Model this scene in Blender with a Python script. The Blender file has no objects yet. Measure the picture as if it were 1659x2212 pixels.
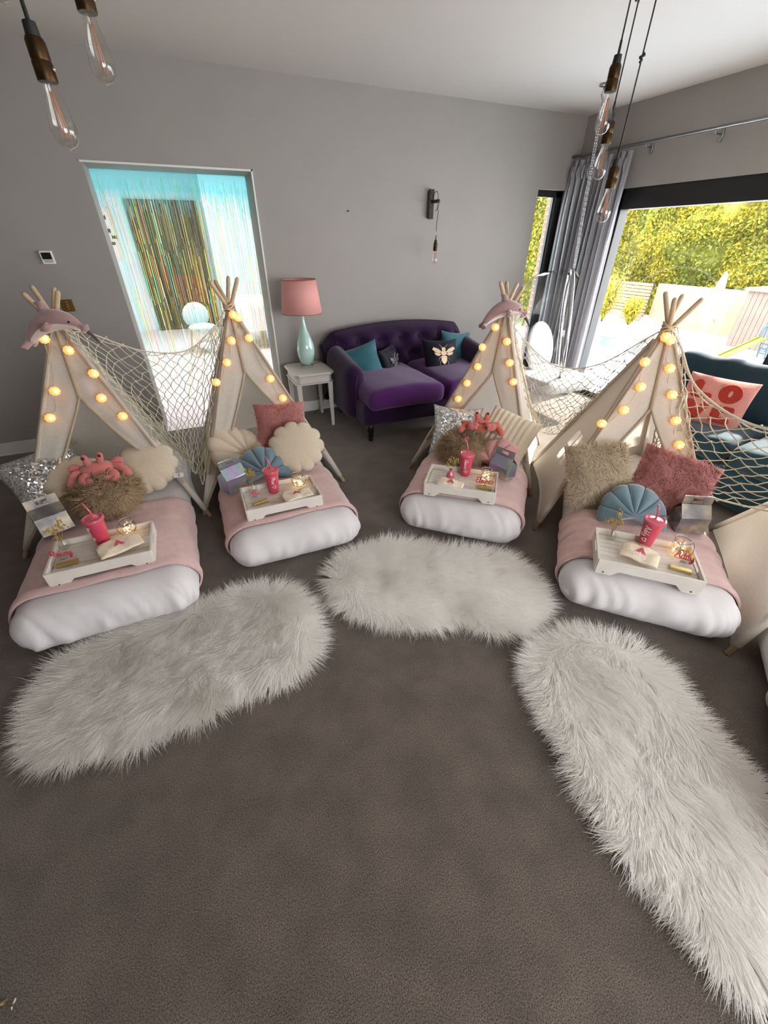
import bpy, bmesh, math, random
import numpy as np
from mathutils import Vector, Matrix, noise

random.seed(7)
RNG = np.random.default_rng(11)
PI = math.pi
SC = bpy.context.scene
COL = SC.collection

# ------------------------------------------------------------------ camera
EYE, FOC, PITCH, YAW = 1.6, 870.0, math.radians(34.0), math.radians(24.146)
CX, CY = 829.5, 1106.0
ca, sa, ct, st = math.cos(YAW), math.sin(YAW), math.cos(PITCH), math.sin(PITCH)
RT = np.array([ca, -sa, 0]); FWD = np.array([sa, ca, 0]); UPV = np.array([0, 0, 1.0])
LOOK = FWD * ct - UPV * st
CUP = FWD * st + UPV * ct
EYEP = np.array([0, 0, EYE])
cam = bpy.data.cameras.new('camera')
cam.sensor_fit = 'VERTICAL'; cam.sensor_height = 36.0; cam.sensor_width = 27.0
cam.lens = FOC / 2212.0 * 36.0
cam.clip_start = 0.02; cam.clip_end = 200
camo = bpy.data.objects.new('camera', cam); COL.objects.link(camo)
camo.location = (0, 0, EYE)
camo.rotation_euler = (PI / 2 - PITCH, 0, -YAW)
SC.camera = camo

def ray(u, v): return LOOK + RT * (u - CX) / FOC - CUP * (v - CY) / FOC
def P(u, v, z=0.0):
    d = ray(u, v); return EYEP + d * (z - EYE) / d[2]
def PY(u, v, y):
    d = ray(u, v); return EYEP + d * y / d[1]
def PX(u, v, x):
    d = ray(u, v); return EYEP + d * x / d[0]
def PD(u, v, dep): return EYEP + dep * ray(u, v)
def PPL(u, v, pt, n):
    d = ray(u, v); n = np.asarray(n, float)
    return EYEP + d * (np.dot(np.asarray(pt) - EYEP, n) / np.dot(d, n))

# ------------------------------------------------------------------ world, sun, exposure
W = bpy.data.worlds.new('sky'); SC.world = W; W.use_nodes = True
bg = W.node_tree.nodes['Background']
bg.inputs[0].default_value = (0.96, 0.95, 1.0, 1); bg.inputs[1].default_value = 9.0
sun = bpy.data.lights.new('sun', 'SUN'); sun.energy = 14.0; sun.angle = math.radians(2.5); sun.color = (1, .95, .86)
suno = bpy.data.objects.new('sun', sun); COL.objects.link(suno)
_sd = Vector((1.0, 0.12, math.tan(math.radians(40)))).normalized()
suno.rotation_euler = _sd.to_track_quat('Z', 'Y').to_euler()
suno.location = _sd * 30
def portal(loc, rot, sx, sy):
    l = bpy.data.lights.new('daylight_portal', 'AREA'); l.shape = 'RECTANGLE'; l.size = sx; l.size_y = sy
    l.cycles.is_portal = True
    o = bpy.data.objects.new('daylight_portal', l); COL.objects.link(o); o.location = loc; o.rotation_euler = rot
portal((4.46, 1.0, 1.0), (0, PI / 2, 0), 2.1, 5.6)           # big sliding window (faces into the room)
portal((1.6, -2.58, 1.45), (PI / 2, 0, 0), 2.6, 1.5)          # windows behind the viewer
portal((4.0, 4.52, 1.15), (-PI / 2, 0, 0), 0.42, 2.0)        # slit window
portal((0.6, 7.3, 2.9), (0, 0, 0), 2.6, 1.8)                 # unseen roof opening, added to brighten the room beyond
SC.view_settings.view_transform = 'Standard'; SC.view_settings.look = 'None'
SC.view_settings.exposure = 0.60; SC.view_settings.gamma = 1.0; SC.view_settings.use_curve_mapping = False
SC.cycles.use_denoising = True
SC.cycles.max_bounces = 10; SC.cycles.diffuse_bounces = 5; SC.cycles.glossy_bounces = 3
SC.cycles.transmission_bounces = 6; SC.cycles.transparent_max_bounces = 24
SC.cycles.caustics_reflective = False; SC.cycles.caustics_refractive = False
SC.cycles.sample_clamp_indirect = 6.0

# ------------------------------------------------------------------ mesh helpers
class MB:
    def __init__(s): s.v = []; s.f = []; s.m = []
    def add(s, vs, fs, mi=0):
        b = len(s.v); s.v.extend([tuple(map(float, p)) for p in vs])
        s.f.extend([tuple(b + i for i in f) for f in fs]); s.m.extend([mi] * len(fs)); return s
    def box(s, c, d, rz=0.0, M=None, mi=0):
        hx, hy, hz = d[0] / 2, d[1] / 2, d[2] / 2
        vs = [Vector((x, y, z)) for z in (-hz, hz) for y in (-hy, hy) for x in (-hx, hx)]
        R = M if M is not None else Matrix.Rotation(rz, 3, 'Z')
        vs = [R @ v + Vector(c) for v in vs]
        return s.add(vs, [(0, 2, 3, 1), (4, 5, 7, 6), (0, 1, 5, 4), (2, 6, 7, 3), (0, 4, 6, 2), (1, 3, 7, 5)], mi)
    def tube(s, pts, r, n=8, closed=False, cap=True, mi=0):
        pts = [Vector(p) for p in pts]; m = len(pts)
        rs = r if isinstance(r, (list, tuple, np.ndarray)) else [r] * m
        prev = None; vs = []
        for i, p in enumerate(pts):
            a = pts[(i - 1) % m] if (closed or i > 0) else p
            b = pts[(i + 1) % m] if (closed or i < m - 1) else p
            t = (b - a)
            t = t.normalized() if t.length > 1e-9 else Vector((0, 0, 1))
            if prev is None:
                ref = Vector((0, 0, 1)) if abs(t.z) < .9 else Vector((1, 0, 0))
                x = ref.cross(t).normalized()
            else:
                x = prev - t * prev.dot(t)
                x = x.normalized() if x.length > 1e-6 else Vector((1, 0, 0)).cross(t).normalized()
            prev = x; y = t.cross(x)
            for k in range(n):
                a_ = 2 * PI * k / n
                vs.append(p + (x * math.cos(a_) + y * math.sin(a_)) * rs[i])
        fs = []
        for i in range(m if closed else m - 1):
            j = (i + 1) % m
            for k in range(n):
                l = (k + 1) % n
                fs.append((i * n + k, i * n + l, j * n + l, j * n + k))
        if cap and not closed:
            fs.append(tuple(range(n - 1, -1, -1))); fs.append(tuple((m - 1) * n + k for k in range(n)))
        return s.add(vs, fs, mi)
    def lathe(s, prof, n=24, c=(0, 0, 0), M=None, mi=0, capb=True, capt=True):
        vs = []; c = Vector(c)
        for r, z in prof:
            for k in range(n):
                a = 2 * PI * k / n; v = Vector((r * math.cos(a), r * math.sin(a), z))
                vs.append((M @ v if M is not None else v) + c)
        fs = []
        for i in range(len(prof) - 1):
            for k in range(n):
                l = (k + 1) % n
                fs.append((i * n + k, i * n + l, (i + 1) * n + l, (i + 1) * n + k))
        if capb and prof[0][0] > 1e-5: fs.append(tuple(range(n - 1, -1, -1)))
        if capt and prof[-1][0] > 1e-5: fs.append(tuple((len(prof) - 1) * n + k for k in range(n)))
        return s.add(vs, fs, mi)
    def grid(s, nu, nv, fn, wu=False, mi=0, flip=False):
        vs = []
        for j in range(nv):
            for i in range(nu):
                vs.append(fn(i / (nu if wu else nu - 1), j / (nv - 1)))
        fs = []
        for j in range(nv - 1):
            for i in range(nu if wu else nu - 1):
                k = (i + 1) % nu
                f = (j * nu + i, j * nu + k, (j + 1) * nu + k, (j + 1) * nu + i)
                fs.append(f[::-1] if flip else f)
        return s.add(vs, fs, mi)
    def ell(s, c, r, n=16, m=10, M=None, mi=0):
        def fn(u, v):
            a = 2 * PI * u; b = PI * (v - .5)
            p = Vector((r[0] * math.cos(a) * math.cos(b), r[1] * math.sin(a) * math.cos(b), r[2] * math.sin(b)))
            return (M @ p if M is not None else p) + Vector(c)
        return s.grid(n, m, fn, wu=True, mi=mi)
    def prism(s, poly, d, M=None, c=(0, 0, 0), mi=0):
        """poly: (x,z) outline extruded along y by d, centred"""
        n = len(poly); vs = []
        for y in (-d / 2, d / 2):
            for x, z in poly:
                v = Vector((x, y, z)); vs.append((M @ v if M is not None else v) + Vector(c))
        fs = [tuple(range(n)), tuple(range(2 * n - 1, n - 1, -1))]
        for i in range(n):
            j = (i + 1) % n; fs.append((i, i + n, j + n, j))
        return s.add(vs, fs, mi)
    def build(s, name, mat, parent=None, smooth=True, sub=0, bevel=0, solid=0, weld=False, angle=None):
        me = bpy.data.meshes.new(name); me.from_pydata(s.v, [], s.f)
        ms = mat if isinstance(mat, (list, tuple)) else [mat]
        for m in ms: me.materials.append(MAT[m] if isinstance(m, str) else m)
        if len(ms) > 1: me.polygons.foreach_set('material_index', s.m)
        bm = bmesh.new(); bm.from_mesh(me)
        if weld: bmesh.ops.remove_doubles(bm, verts=bm.verts, dist=1e-5)
        bmesh.ops.recalc_face_normals(bm, faces=bm.faces); bm.to_mesh(me); bm.free()
        me.polygons.foreach_set('use_smooth', [smooth] * len(me.polygons))
        if smooth and angle: me.set_sharp_from_angle(angle=math.radians(angle))
        o = bpy.data.objects.new(name, me); COL.objects.link(o)
        if parent is not None: o.parent = parent
        if solid:
            md = o.modifiers.new('solid', 'SOLIDIFY'); md.thickness = solid; md.offset = 0
        if bevel:
            md = o.modifiers.new('bevel', 'BEVEL'); md.width = bevel; md.segments = 2; md.limit_method = 'ANGLE'
        if sub:
            md = o.modifiers.new('sub', 'SUBSURF'); md.levels = sub; md.render_levels = sub
        return o

def tag(o, label=None, cat=None, group=None, kind=None):
    if label: o['label'] = label
    if cat: o['category'] = cat
    if group: o['group'] = group
    if kind: o['kind'] = kind
    return o
def thing(name, label, cat, loc=(0, 0, 0), rotz=0.0, group=None, M=None):
    o = bpy.data.objects.new(name, None); COL.objects.link(o)
    o.empty_display_size = .05
    if M is not None: o.matrix_world = M
    else: o.location = [float(a) for a in loc]; o.rotation_euler = (0, 0, rotz)
    return tag(o, label, cat, group)
def struct(o, label=None): o['kind'] = 'structure'; (label and o.__setitem__('label', label)); return o
def place(o, loc, yaw=0, tilt=0, roll=0):
    """yaw about Z, then lean back (top away from local -Y), then roll in its own plane; degrees"""
    M = Matrix.Translation([float(a) for a in loc]) @ Matrix.Rotation(math.radians(yaw), 4, 'Z') @ Matrix.Rotation(-math.radians(tilt), 4, 'X') @ Matrix.Rotation(math.radians(roll), 4, 'Y')
    o.matrix_world = M; return o
def placec(o, c, yaw, tilt, roll, h):
    """like place(), but c is where the middle of a cushion of height h sits"""
    R = Matrix.Rotation(math.radians(yaw), 4, 'Z') @ Matrix.Rotation(-math.radians(tilt), 4, 'X') @ Matrix.Rotation(math.radians(roll), 4, 'Y')
    o.matrix_world = Matrix.Translation([float(a) for a in c]) @ R @ Matrix.Translation((0, 0, -h / 2)); return o
def cat_rom(pts, k=6, closed=False):
    pts = [np.asarray(p, float) for p in pts]; n = len(pts); out = []
    for i in range(n if closed else n - 1):
        p0 = pts[(i - 1) % n] if (closed or i > 0) else 2 * pts[0] - pts[1]
        p1 = pts[i]; p2 = pts[(i + 1) % n]
        p3 = pts[(i + 2) % n] if (closed or i + 2 < n) else 2 * pts[-1] - pts[-2]
        for q in range(k):
            t = q / k
            out.append(.5 * ((2 * p1) + (-p0 + p2) * t + (2 * p0 - 5 * p1 + 4 * p2 - p3) * t * t + (-p0 + 3 * p1 - 3 * p2 + p3) * t ** 3))
    if not closed: out.append(pts[-1])
    return out
def lerp(a, b, t): return np.asarray(a, float) * (1 - t) + np.asarray(b, float) * t
def nz(p, s=1.0, o=0.0): return noise.noise(Vector((p[0] * s + o, p[1] * s + o * 1.7, p[2] * s - o)))

# ------------------------------------------------------------------ materials
MAT = {}
def s2l(c):
    return tuple(((x / 255 / 12.92) if x / 255 <= .04045 else ((x / 255 + .055) / 1.055) ** 2.4) for x in c)
def mat(name, col, rough=.6, metal=0.0, var=0.0, vscale=20.0, bump=0.0, bscale=100.0, sheen=0.0, trans=0.0, spec=.5,
        emit=None, estr=0.0, coat=0.0, alpha=1.0, srgb=True, stretch=None, transl=0.0, detail=3.0):
    m = bpy.data.materials.new(name); m.use_nodes = True; MAT[name] = m
    nt = m.node_tree; N = nt.nodes; L = nt.links; b = N['Principled BSDF']
    c = s2l(col) if srgb else col
    b.inputs['Base Color'].default_value = (*c, 1)
    b.inputs['Roughness'].default_value = rough; b.inputs['Metallic'].default_value = metal
    b.inputs['Specular IOR Level'].default_value = spec
    b.inputs['Sheen Weight'].default_value = sheen; b.inputs['Coat Weight'].default_value = coat
    b.inputs['Transmission Weight'].default_value = trans; b.inputs['Alpha'].default_value = alpha
    if emit:
        b.inputs['Emission Color'].default_value = (*s2l(emit), 1); b.inputs['Emission Strength'].default_value = estr
    tc = N.new('ShaderNodeTexCoord'); mp = N.new('ShaderNodeMapping'); L.new(tc.outputs['Object'], mp.inputs['Vector'])
    if stretch: mp.inputs['Scale'].default_value = stretch
    colsock = None
    if var:
        n = N.new('ShaderNodeTexNoise'); n.inputs['Scale'].default_value = vscale; n.inputs['Detail'].default_value = detail
        L.new(mp.outputs['Vector'], n.inputs['Vector'])
        r = N.new('ShaderNodeMapRange'); r.inputs['From Min'].default_value = .3; r.inputs['From Max'].default_value = .7
        r.inputs['To Min'].default_value = 1 - var; r.inputs['To Max'].default_value = 1 + var
        L.new(n.outputs['Fac'], r.inputs['Value'])
        mx = N.new('ShaderNodeMix'); mx.data_type = 'RGBA'; mx.blend_type = 'MULTIPLY'; mx.inputs[0].default_value = 1
        mx.inputs[6].default_value = (*c, 1); L.new(r.outputs['Result'], mx.inputs[7]); L.new(mx.outputs[2], b.inputs['Base Color'])
        colsock = mx.outputs[2]
    if bump:
        n = N.new('ShaderNodeTexNoise'); n.inputs['Scale'].default_value = bscale; n.inputs['Detail'].default_value = detail
        L.new(mp.outputs['Vector'], n.inputs['Vector'])
        bp = N.new('ShaderNodeBump'); bp.inputs['Strength'].default_value = bump; bp.inputs['Distance'].default_value = .01
        L.new(n.outputs['Fac'], bp.inputs['Height']); L.new(bp.outputs['Normal'], b.inputs['Normal'])
    if transl:
        t = N.new('ShaderNodeBsdfTranslucent'); t.inputs[0].default_value = (*c, 1)
        if colsock: L.new(colsock, t.inputs[0])
        ms = N.new('ShaderNodeMixShader'); ms.inputs[0].default_value = transl
        L.new(b.outputs[0], ms.inputs[1]); L.new(t.outputs[0], ms.inputs[2]); L.new(ms.outputs[0], N['Material Output'].inputs[0])
    return m

mat('wall', (154, 148, 143), .9, var=.02, vscale=3, bump=.03, bscale=60)
mat('ceiling', (208, 201, 194), .95)
mat('white_trim', (222, 219, 214), .5)
mat('hall_wall', (214, 232, 236), .8)
mat('hall_floor', (226, 216, 216), .5)
mat('black_frame', (28, 26, 25), .4)
mat('brick', (120, 92, 78), .9, var=.25, vscale=30, bump=.4, bscale=80)
mat('mortar', (190, 184, 174), .95)
mat('curtain', (160, 157, 161), .9, var=.03, vscale=200, transl=.22, bump=.1, bscale=300)
mat('steel', (190, 190, 192), .25, 1.0)
mat('grey_rod', (150, 150, 152), .35, .9)
mat('canvas', (224, 215, 203), .95, var=.06, vscale=120, transl=.30, bump=.12, bscale=500, detail=2)
mat('canvas_trim', (178, 162, 140), .95, var=.06, vscale=90, bump=.1, bscale=300)
mat('pole_wood', (196, 170, 138), .6, var=.12, vscale=14, stretch=(6, 6, 1))
mat('net', (222, 212, 190), .9, var=.1, vscale=200)
mat('duvet', (222, 217, 217), .9, bump=.06, bscale=12, sheen=.1)
mat('throw', (212, 175, 169), .95, var=.07, vscale=25, bump=.15, bscale=260, sheen=.5)
mat('tray_white', (222, 214, 204), .6, var=.05, vscale=12, stretch=(1, 14, 1), bump=.05, bscale=40)
mat('cup_pink', (206, 74, 98), .4, spec=.4, coat=.1)
mat('lid_pink', (214, 92, 114), .12, spec=.6, coat=.6)
mat('white_print', (246, 236, 236), .6)
mat('sign_red', (190, 62, 78), .35)
mat('gold_card', (196, 170, 104), .35, .6)
mat('pouch', (238, 222, 196), .95, var=.08, vscale=60, bump=.12, bscale=400)
mat('pouch_pink', (206, 84, 100), .8)
mat('dry_flower', (176, 148, 84), .9)
mat('twine', (206, 190, 160), .95)
mat('wire', (60, 54, 48), .4, .8)
mat('fur_white', (252, 248, 242), .85, transl=.25, spec=.15)
mat('fur_cream', (220, 203, 176), .9, transl=.25)
mat('fur_tan', (192, 164, 132), .9, transl=.2)
mat('fur_pink', (214, 152, 148), .9, transl=.2)
mat('teddy', (222, 205, 180), 1.0, var=.1, vscale=220, bump=.5, bscale=260, sheen=.3)
mat('rib_fur', (224, 208, 182), 1.0, var=.08, vscale=180, bump=.3, bscale=300, sheen=.3)
mat('velvet_blue', (98, 124, 136), .7, var=.05, vscale=8, sheen=.8)
mat('velvet_rose', (206, 150, 144), .8, var=.05, vscale=8, sheen=.6)
mat('seam', (70, 84, 94), .9)
mat('knit_coral', (216, 112, 92), .95, var=.12, vscale=160, bump=.4, bscale=240, sheen=.3)
mat('knit_pink', (208, 118, 112), .95, var=.12, vscale=160, bump=.4, bscale=240, sheen=.3)
mat('black_gloss', (12, 10, 10), .15)
mat('plush_mauve', (160, 126, 124), .9, var=.06, vscale=20, sheen=.6)
mat('plush_cream', (224, 206, 194), .9, sheen=.4)
mat('plush_dark', (86, 76, 80), .9)
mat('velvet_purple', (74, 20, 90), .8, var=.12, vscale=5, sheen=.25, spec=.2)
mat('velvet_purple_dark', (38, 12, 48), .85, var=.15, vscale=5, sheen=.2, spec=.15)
mat('velvet_teal', (34, 96, 108), .75, var=.12, vscale=8, sheen=.35)
mat('velvet_navy', (14, 15, 30), .6, var=.1, vscale=8, sheen=.08, spec=.2, bump=.3, bscale=14)
mat('velvet_petrol', (14, 48, 60), .75, var=.15, vscale=5, sheen=.25, spec=.2)
mat('dark_wood', (24, 17, 14), .3)
mat('foil_gold', (214, 190, 160), .3, .9)
mat('foil_silver', (210, 204, 206), .3, .9)
mat('shade_pink', (232, 168, 160), .9, transl=.15, bump=.1, bscale=300)
mat('shade_rim', (150, 90, 70), .6)
mat('celadon', (176, 208, 200), .12, var=.1, vscale=14, coat=.6)
mat('acrylic', (225, 225, 220), .1, trans=.7)
mat('table_paint', (212, 206, 198), .5, var=.03, vscale=6)
mat('cord_black', (16, 14, 14), .6)
mat('brass', (64, 46, 25), .4, .85, var=.2, vscale=60)
mat('plate_brass', (132, 104, 52), .35, .8)
mat('plastic_white', (226, 224, 220), .4)
mat('screen', (30, 34, 32), .2)
mat('filament', (214, 150, 110), .5)
mat('oak_dark', (46, 36, 30), .7, var=.2, vscale=30)
mat('orange_pile', (158, 46, 34), 1.0, var=.15, vscale=120, bump=.4, bscale=200)
mat('pink_pile', (200, 134, 122), 1.0, var=.1, vscale=120, bump=.4, bscale=200)
mat('pad_grey', (196, 194, 192), .9)
mat('cushion_white', (236, 236, 236), .9)
mat('stone_patio', (190, 185, 180), .8, var=.05, vscale=2)
mat('stone_deck', (186, 196, 208), .7)
mat('render_wall', (128, 119, 98), .9, var=.04, vscale=2)
mat('fence_slat', (128, 108, 92), .8)
mat('shed_plank', (108, 96, 88), .85, var=.08, vscale=3)
mat('shed_dark', (50, 43, 38), .9)
mat('parasol', (170, 170, 174), .8, transl=.3)
mat('lounger_white', (150, 150, 150), .8)
mat('slide_yellow', (100, 104, 30), .4)
mat('blue_plastic', (36, 80, 112), .4)
mat('turquoise', (90, 178, 188), .5)
mat('table_cloth', (236, 222, 222), .9)
mat('dark_panel', (26, 20, 18), .4, var=.4, vscale=2)
mat('dark_red', (92, 20, 22), .6)
mat('leaf_a', (126, 132, 44), .6, transl=.5)
mat('leaf_b', (166, 156, 50), .6, transl=.5)
mat('leaf_c', (84, 98, 52), .6, transl=.4)
mat('leaf_core', (96, 98, 38), .9)
mat('soil_green', (150, 160, 80), .95)

def leaf_var(name):
    """tint of each leaf piece varies with its place on the plant"""
    m = MAT[name]
def glass(name, tint=(1, 1, 1), rough=0.0, fres=1.45, add=0.0):
    """thin clear pane: see-through with a fresnel reflection"""
    m = bpy.data.materials.new(name); m.use_nodes = True; MAT[name] = m
    N = m.node_tree.nodes; L = m.node_tree.links; N.remove(N['Principled BSDF'])
    t = N.new('ShaderNodeBsdfTransparent'); t.inputs[0].default_value = (*tint, 1)
    g = N.new('ShaderNodeBsdfGlossy'); g.inputs['Roughness'].default_value = rough
    f = N.new('ShaderNodeLayerWeight'); f.inputs['Blend'].default_value = .5
    pw = N.new('ShaderNodeMath'); pw.operation = 'POWER'; pw.inputs[1].default_value = 4.0; L.new(f.outputs['Facing'], pw.inputs[0])
    a = N.new('ShaderNodeMath'); a.operation = 'MULTIPLY_ADD'; a.inputs[1].default_value = fres; a.inputs[2].default_value = .04 + add; L.new(pw.outputs[0], a.inputs[0])
    x = N.new('ShaderNodeMixShader'); L.new(a.outputs[0], x.inputs[0]); L.new(t.outputs[0], x.inputs[1]); L.new(g.outputs[0], x.inputs[2])
    L.new(x.outputs[0], N['Material Output'].inputs[0])
glass('pane', (.96, .98, .97), 0, .5)
glass('clear_glass', (.95, .95, .93), .02, .45, .02)
glass('bubble', (.96, .97, .98), .06, .75, .03)
glass('bulb_glass', (.95, .94, .92), .12, .8, .05)

def glow(name, col, strength, base):
    m = mat(name, base, .5, emit=col, estr=strength); return m
glow('shell_light', (255, 160, 70), .75, (250, 214, 160))
glow('led', (255, 205, 130), 14.0, (255, 230, 190))

def mat_carpet():
    m = bpy.data.materials.new('carpet'); m.use_nodes = True; MAT['carpet'] = m
    N = m.node_tree.nodes; L = m.node_tree.links; b = N['Principled BSDF']
    b.inputs['Roughness'].default_value = 1; b.inputs['Specular IOR Level'].default_value = .1
    b.inputs['Sheen Weight'].default_value = .25
    tc = N.new('ShaderNodeTexCoord')
    n1 = N.new('ShaderNodeTexNoise'); n1.inputs['Scale'].default_value = 300; n1.inputs['Detail'].default_value = 3; n1.inputs['Roughness'].default_value = .7
    n2 = N.new('ShaderNodeTexNoise'); n2.inputs['Scale'].default_value = 6.5; n2.inputs['Detail'].default_value = 5
    L.new(tc.outputs['Object'], n1.inputs['Vector']); L.new(tc.outputs['Object'], n2.inputs['Vector'])
    r = N.new('ShaderNodeValToRGB'); r.color_ramp.elements[0].position = .34; r.color_ramp.elements[1].position = .68
    r.color_ramp.elements[0].color = (*s2l((52, 44, 38)), 1); r.color_ramp.elements[1].color = (*s2l((142, 128, 117)), 1)
    L.new(n1.outputs['Fac'], r.inputs[0])
    mr = N.new('ShaderNodeMapRange'); mr.inputs['From Min'].default_value = .35; mr.inputs['From Max'].default_value = .65
    mr.inputs['To Min'].default_value = .84; mr.inputs['To Max'].default_value = 1.12; L.new(n2.outputs['Fac'], mr.inputs['Value'])
    mx = N.new('ShaderNodeMix'); mx.data_type = 'RGBA'; mx.blend_type = 'MULTIPLY'; mx.inputs[0].default_value = 1
    L.new(r.outputs[0], mx.inputs[6]); L.new(mr.outputs[0], mx.inputs[7]); L.new(mx.outputs[2], b.inputs['Base Color'])
    bp = N.new('ShaderNodeBump'); bp.inputs['Strength'].default_value = .7; bp.inputs['Distance'].default_value = .005
    L.new(n1.outputs['Fac'], bp.inputs['Height']); L.new(bp.outputs['Normal'], b.inputs['Normal'])
mat_carpet()

def mat_sequin():
    m = bpy.data.materials.new('sequin'); m.use_nodes = True; MAT['sequin'] = m
    N = m.node_tree.nodes; L = m.node_tree.links; b = N['Principled BSDF']
    b.inputs['Metallic'].default_value = .9; b.inputs['Roughness'].default_value = .28
    tc = N.new('ShaderNodeTexCoord'); vo = N.new('ShaderNodeTexVoronoi'); vo.inputs['Scale'].default_value = 120
    L.new(tc.outputs['Object'], vo.inputs['Vector'])
    r = N.new('ShaderNodeMapRange'); r.inputs['To Min'].default_value = .45; r.inputs['To Max'].default_value = .95
    sp = N.new('ShaderNodeSeparateColor'); L.new(vo.outputs['Color'], sp.inputs[0]); L.new(sp.outputs[0], r.inputs['Value'])
    cb = N.new('ShaderNodeCombineColor'); [L.new(r.outputs[0], cb.inputs[i]) for i in range(3)]
    L.new(cb.outputs[0], b.inputs['Base Color'])
    # every sequin lies at its own tilt
    ge = N.new('ShaderNodeNewGeometry'); va = N.new('ShaderNodeVectorMath'); va.operation = 'SUBTRACT'; va.inputs[1].default_value = (.5, .5, .5)
    L.new(vo.outputs['Color'], va.inputs[0]); vs = N.new('ShaderNodeVectorMath'); vs.operation = 'SCALE'; vs.inputs['Scale'].default_value = .9
    L.new(va.outputs[0], vs.inputs[0]); vb = N.new('ShaderNodeVectorMath'); vb.operation = 'ADD'
    L.new(ge.outputs['Normal'], vb.inputs[0]); L.new(vs.outputs[0], vb.inputs[1])
    vn = N.new('ShaderNodeVectorMath'); vn.operation = 'NORMALIZE'; L.new(vb.outputs[0], vn.inputs[0]); L.new(vn.outputs[0], b.inputs['Normal'])
mat_sequin()

def mat_holo(name, cols):
    """holographic card: shifting sheen painted as soft noise patches of hue"""
    m = bpy.data.materials.new(name); m.use_nodes = True; MAT[name] = m
    N = m.node_tree.nodes; L = m.node_tree.links; b = N['Principled BSDF']
    b.inputs['Metallic'].default_value = .75; b.inputs['Roughness'].default_value = .18
    tc = N.new('ShaderNodeTexCoord'); w = N.new('ShaderNodeTexNoise'); w.inputs['Scale'].default_value = 9
    L.new(tc.outputs['Object'], w.inputs['Vector'])
    r = N.new('ShaderNodeValToRGB'); e = r.color_ramp.elements
    e[0].color = (*s2l(cols[0]), 1); e[0].position = .25; e[1].color = (*s2l(cols[-1]), 1); e[1].position = .75
    for i, c in enumerate(cols[1:-1]):
        q = e.new(.25 + .5 * (i + 1) / (len(cols) - 1)); q.color = (*s2l(c), 1)
    L.new(w.outputs['Fac'], r.inputs[0]); L.new(r.outputs[0], b.inputs['Base Color'])
mat_holo('holo', [(150, 150, 160), (190, 176, 214), (160, 190, 196), (214, 206, 190), (150, 146, 190)])
mat_holo('holo_grey', [(110, 106, 108), (150, 148, 150), (200, 190, 170), (140, 136, 140)])

def mat_foil(name, opaque):
    m = bpy.data.materials.new(name); m.use_nodes = True; MAT[name] = m
    N = m.node_tree.nodes; L = m.node_tree.links; N.remove(N['Principled BSDF'])
    a = N.new('ShaderNodeAttribute'); a.attribute_name = 'tint'; a2 = N.new('ShaderNodeAttribute'); a2.attribute_name = 'sheen'
    t = N.new('ShaderNodeBsdfTransparent'); L.new(a.outputs['Color'], t.inputs[0])
    d = N.new('ShaderNodeBsdfTranslucent'); L.new(a2.outputs['Color'], d.inputs[0])
    g = N.new('ShaderNodeBsdfDiffuse'); L.new(a2.outputs['Color'], g.inputs[0])
    x0 = N.new('ShaderNodeMixShader'); x0.inputs[0].default_value = .6; L.new(g.outputs[0], x0.inputs[1]); L.new(d.outputs[0], x0.inputs[2])
    x = N.new('ShaderNodeMixShader'); x.inputs[0].default_value = opaque
    L.new(t.outputs[0], x.inputs[1]); L.new(x0.outputs[0], x.inputs[2]); L.new(x.outputs[0], N['Material Output'].inputs[0])
mat_foil('foil', .22); mat_foil('foil_bright', .85)  # the more opaque foil stands in for reflective glints by its colour

# ------------------------------------------------------------------ the room
YB, XR, XL, YF, HC, WT = 4.39, 4.30, -3.4, -2.5, 2.67, 0.16
DX0, DX1, DZ, DD = -0.43, 0.765, 2.07, .35          # doorway
SX0, SX1, SZ0, SZ1 = 3.80, 4.22, 0.12, 2.06  # slit window
WY0, WY1, WZ = -1.8, 3.78, 2.03             # sliding window
def slab(name, boxes, m, label=None, bevel=0):
    b = MB()
    for (x0, x1, y0, y1, z0, z1) in boxes: b.box(((x0 + x1) / 2, (y0 + y1) / 2, (z0 + z1) / 2), (x1 - x0, y1 - y0, z1 - z0))
    return struct(b.build(name, m, smooth=False, bevel=bevel), label)
slab('floor', [(XL, XR + WT, YF - WT, YB, -.06, 0)], 'carpet', 'thick beige brown carpet covering the whole room')
slab('ceiling', [(XL, XR + WT, YF - WT, YB + WT, HC, HC + .1)], 'ceiling')
wb = slab('wall_back', [(XL, DX0, YB, YB + WT, 0, HC), (DX0, DX1, YB, YB + WT, DZ, HC), (DX1, SX0, YB, YB + WT, 0, HC),
                   (SX0, SX1, YB, YB + WT, SZ1, HC), (SX0, SX1, YB, YB + WT, 0, SZ0), (SX1, XR + WT, YB, YB + WT, 0, HC)], 'wall')
slab('wall_right', [(XR, XR + WT, WY1, YB, 0, HC), (XR, XR + WT, WY0, WY1, WZ, HC), (XR, XR + WT, YF - WT, WY0, 0, HC)], 'wall')
slab('wall_left', [(XL - WT, XL, YF - WT, YB + WT, 0, HC)], 'wall')
slab('wall_front', [(XL, .3, YF - WT, YF, 0, HC), (2.9, XR, YF - WT, YF, 0, HC), (.3, 2.9, YF - WT, YF, 2.2, HC), (.3, 2.9, YF - WT, YF, 0, .7)], 'wall')
slab('baseboard_back', [(XL, DX0 - .0, YB - .016, YB, 0, .11), (DX1 + .03, SX0, YB - .016, YB, 0, .11), (SX0, XR, YB - .016, YB, 0, .11)], 'white_trim')
slab('baseboard_right', [(XR - .016, XR, WY1, YB, 0, .11)], 'white_trim')
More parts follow.
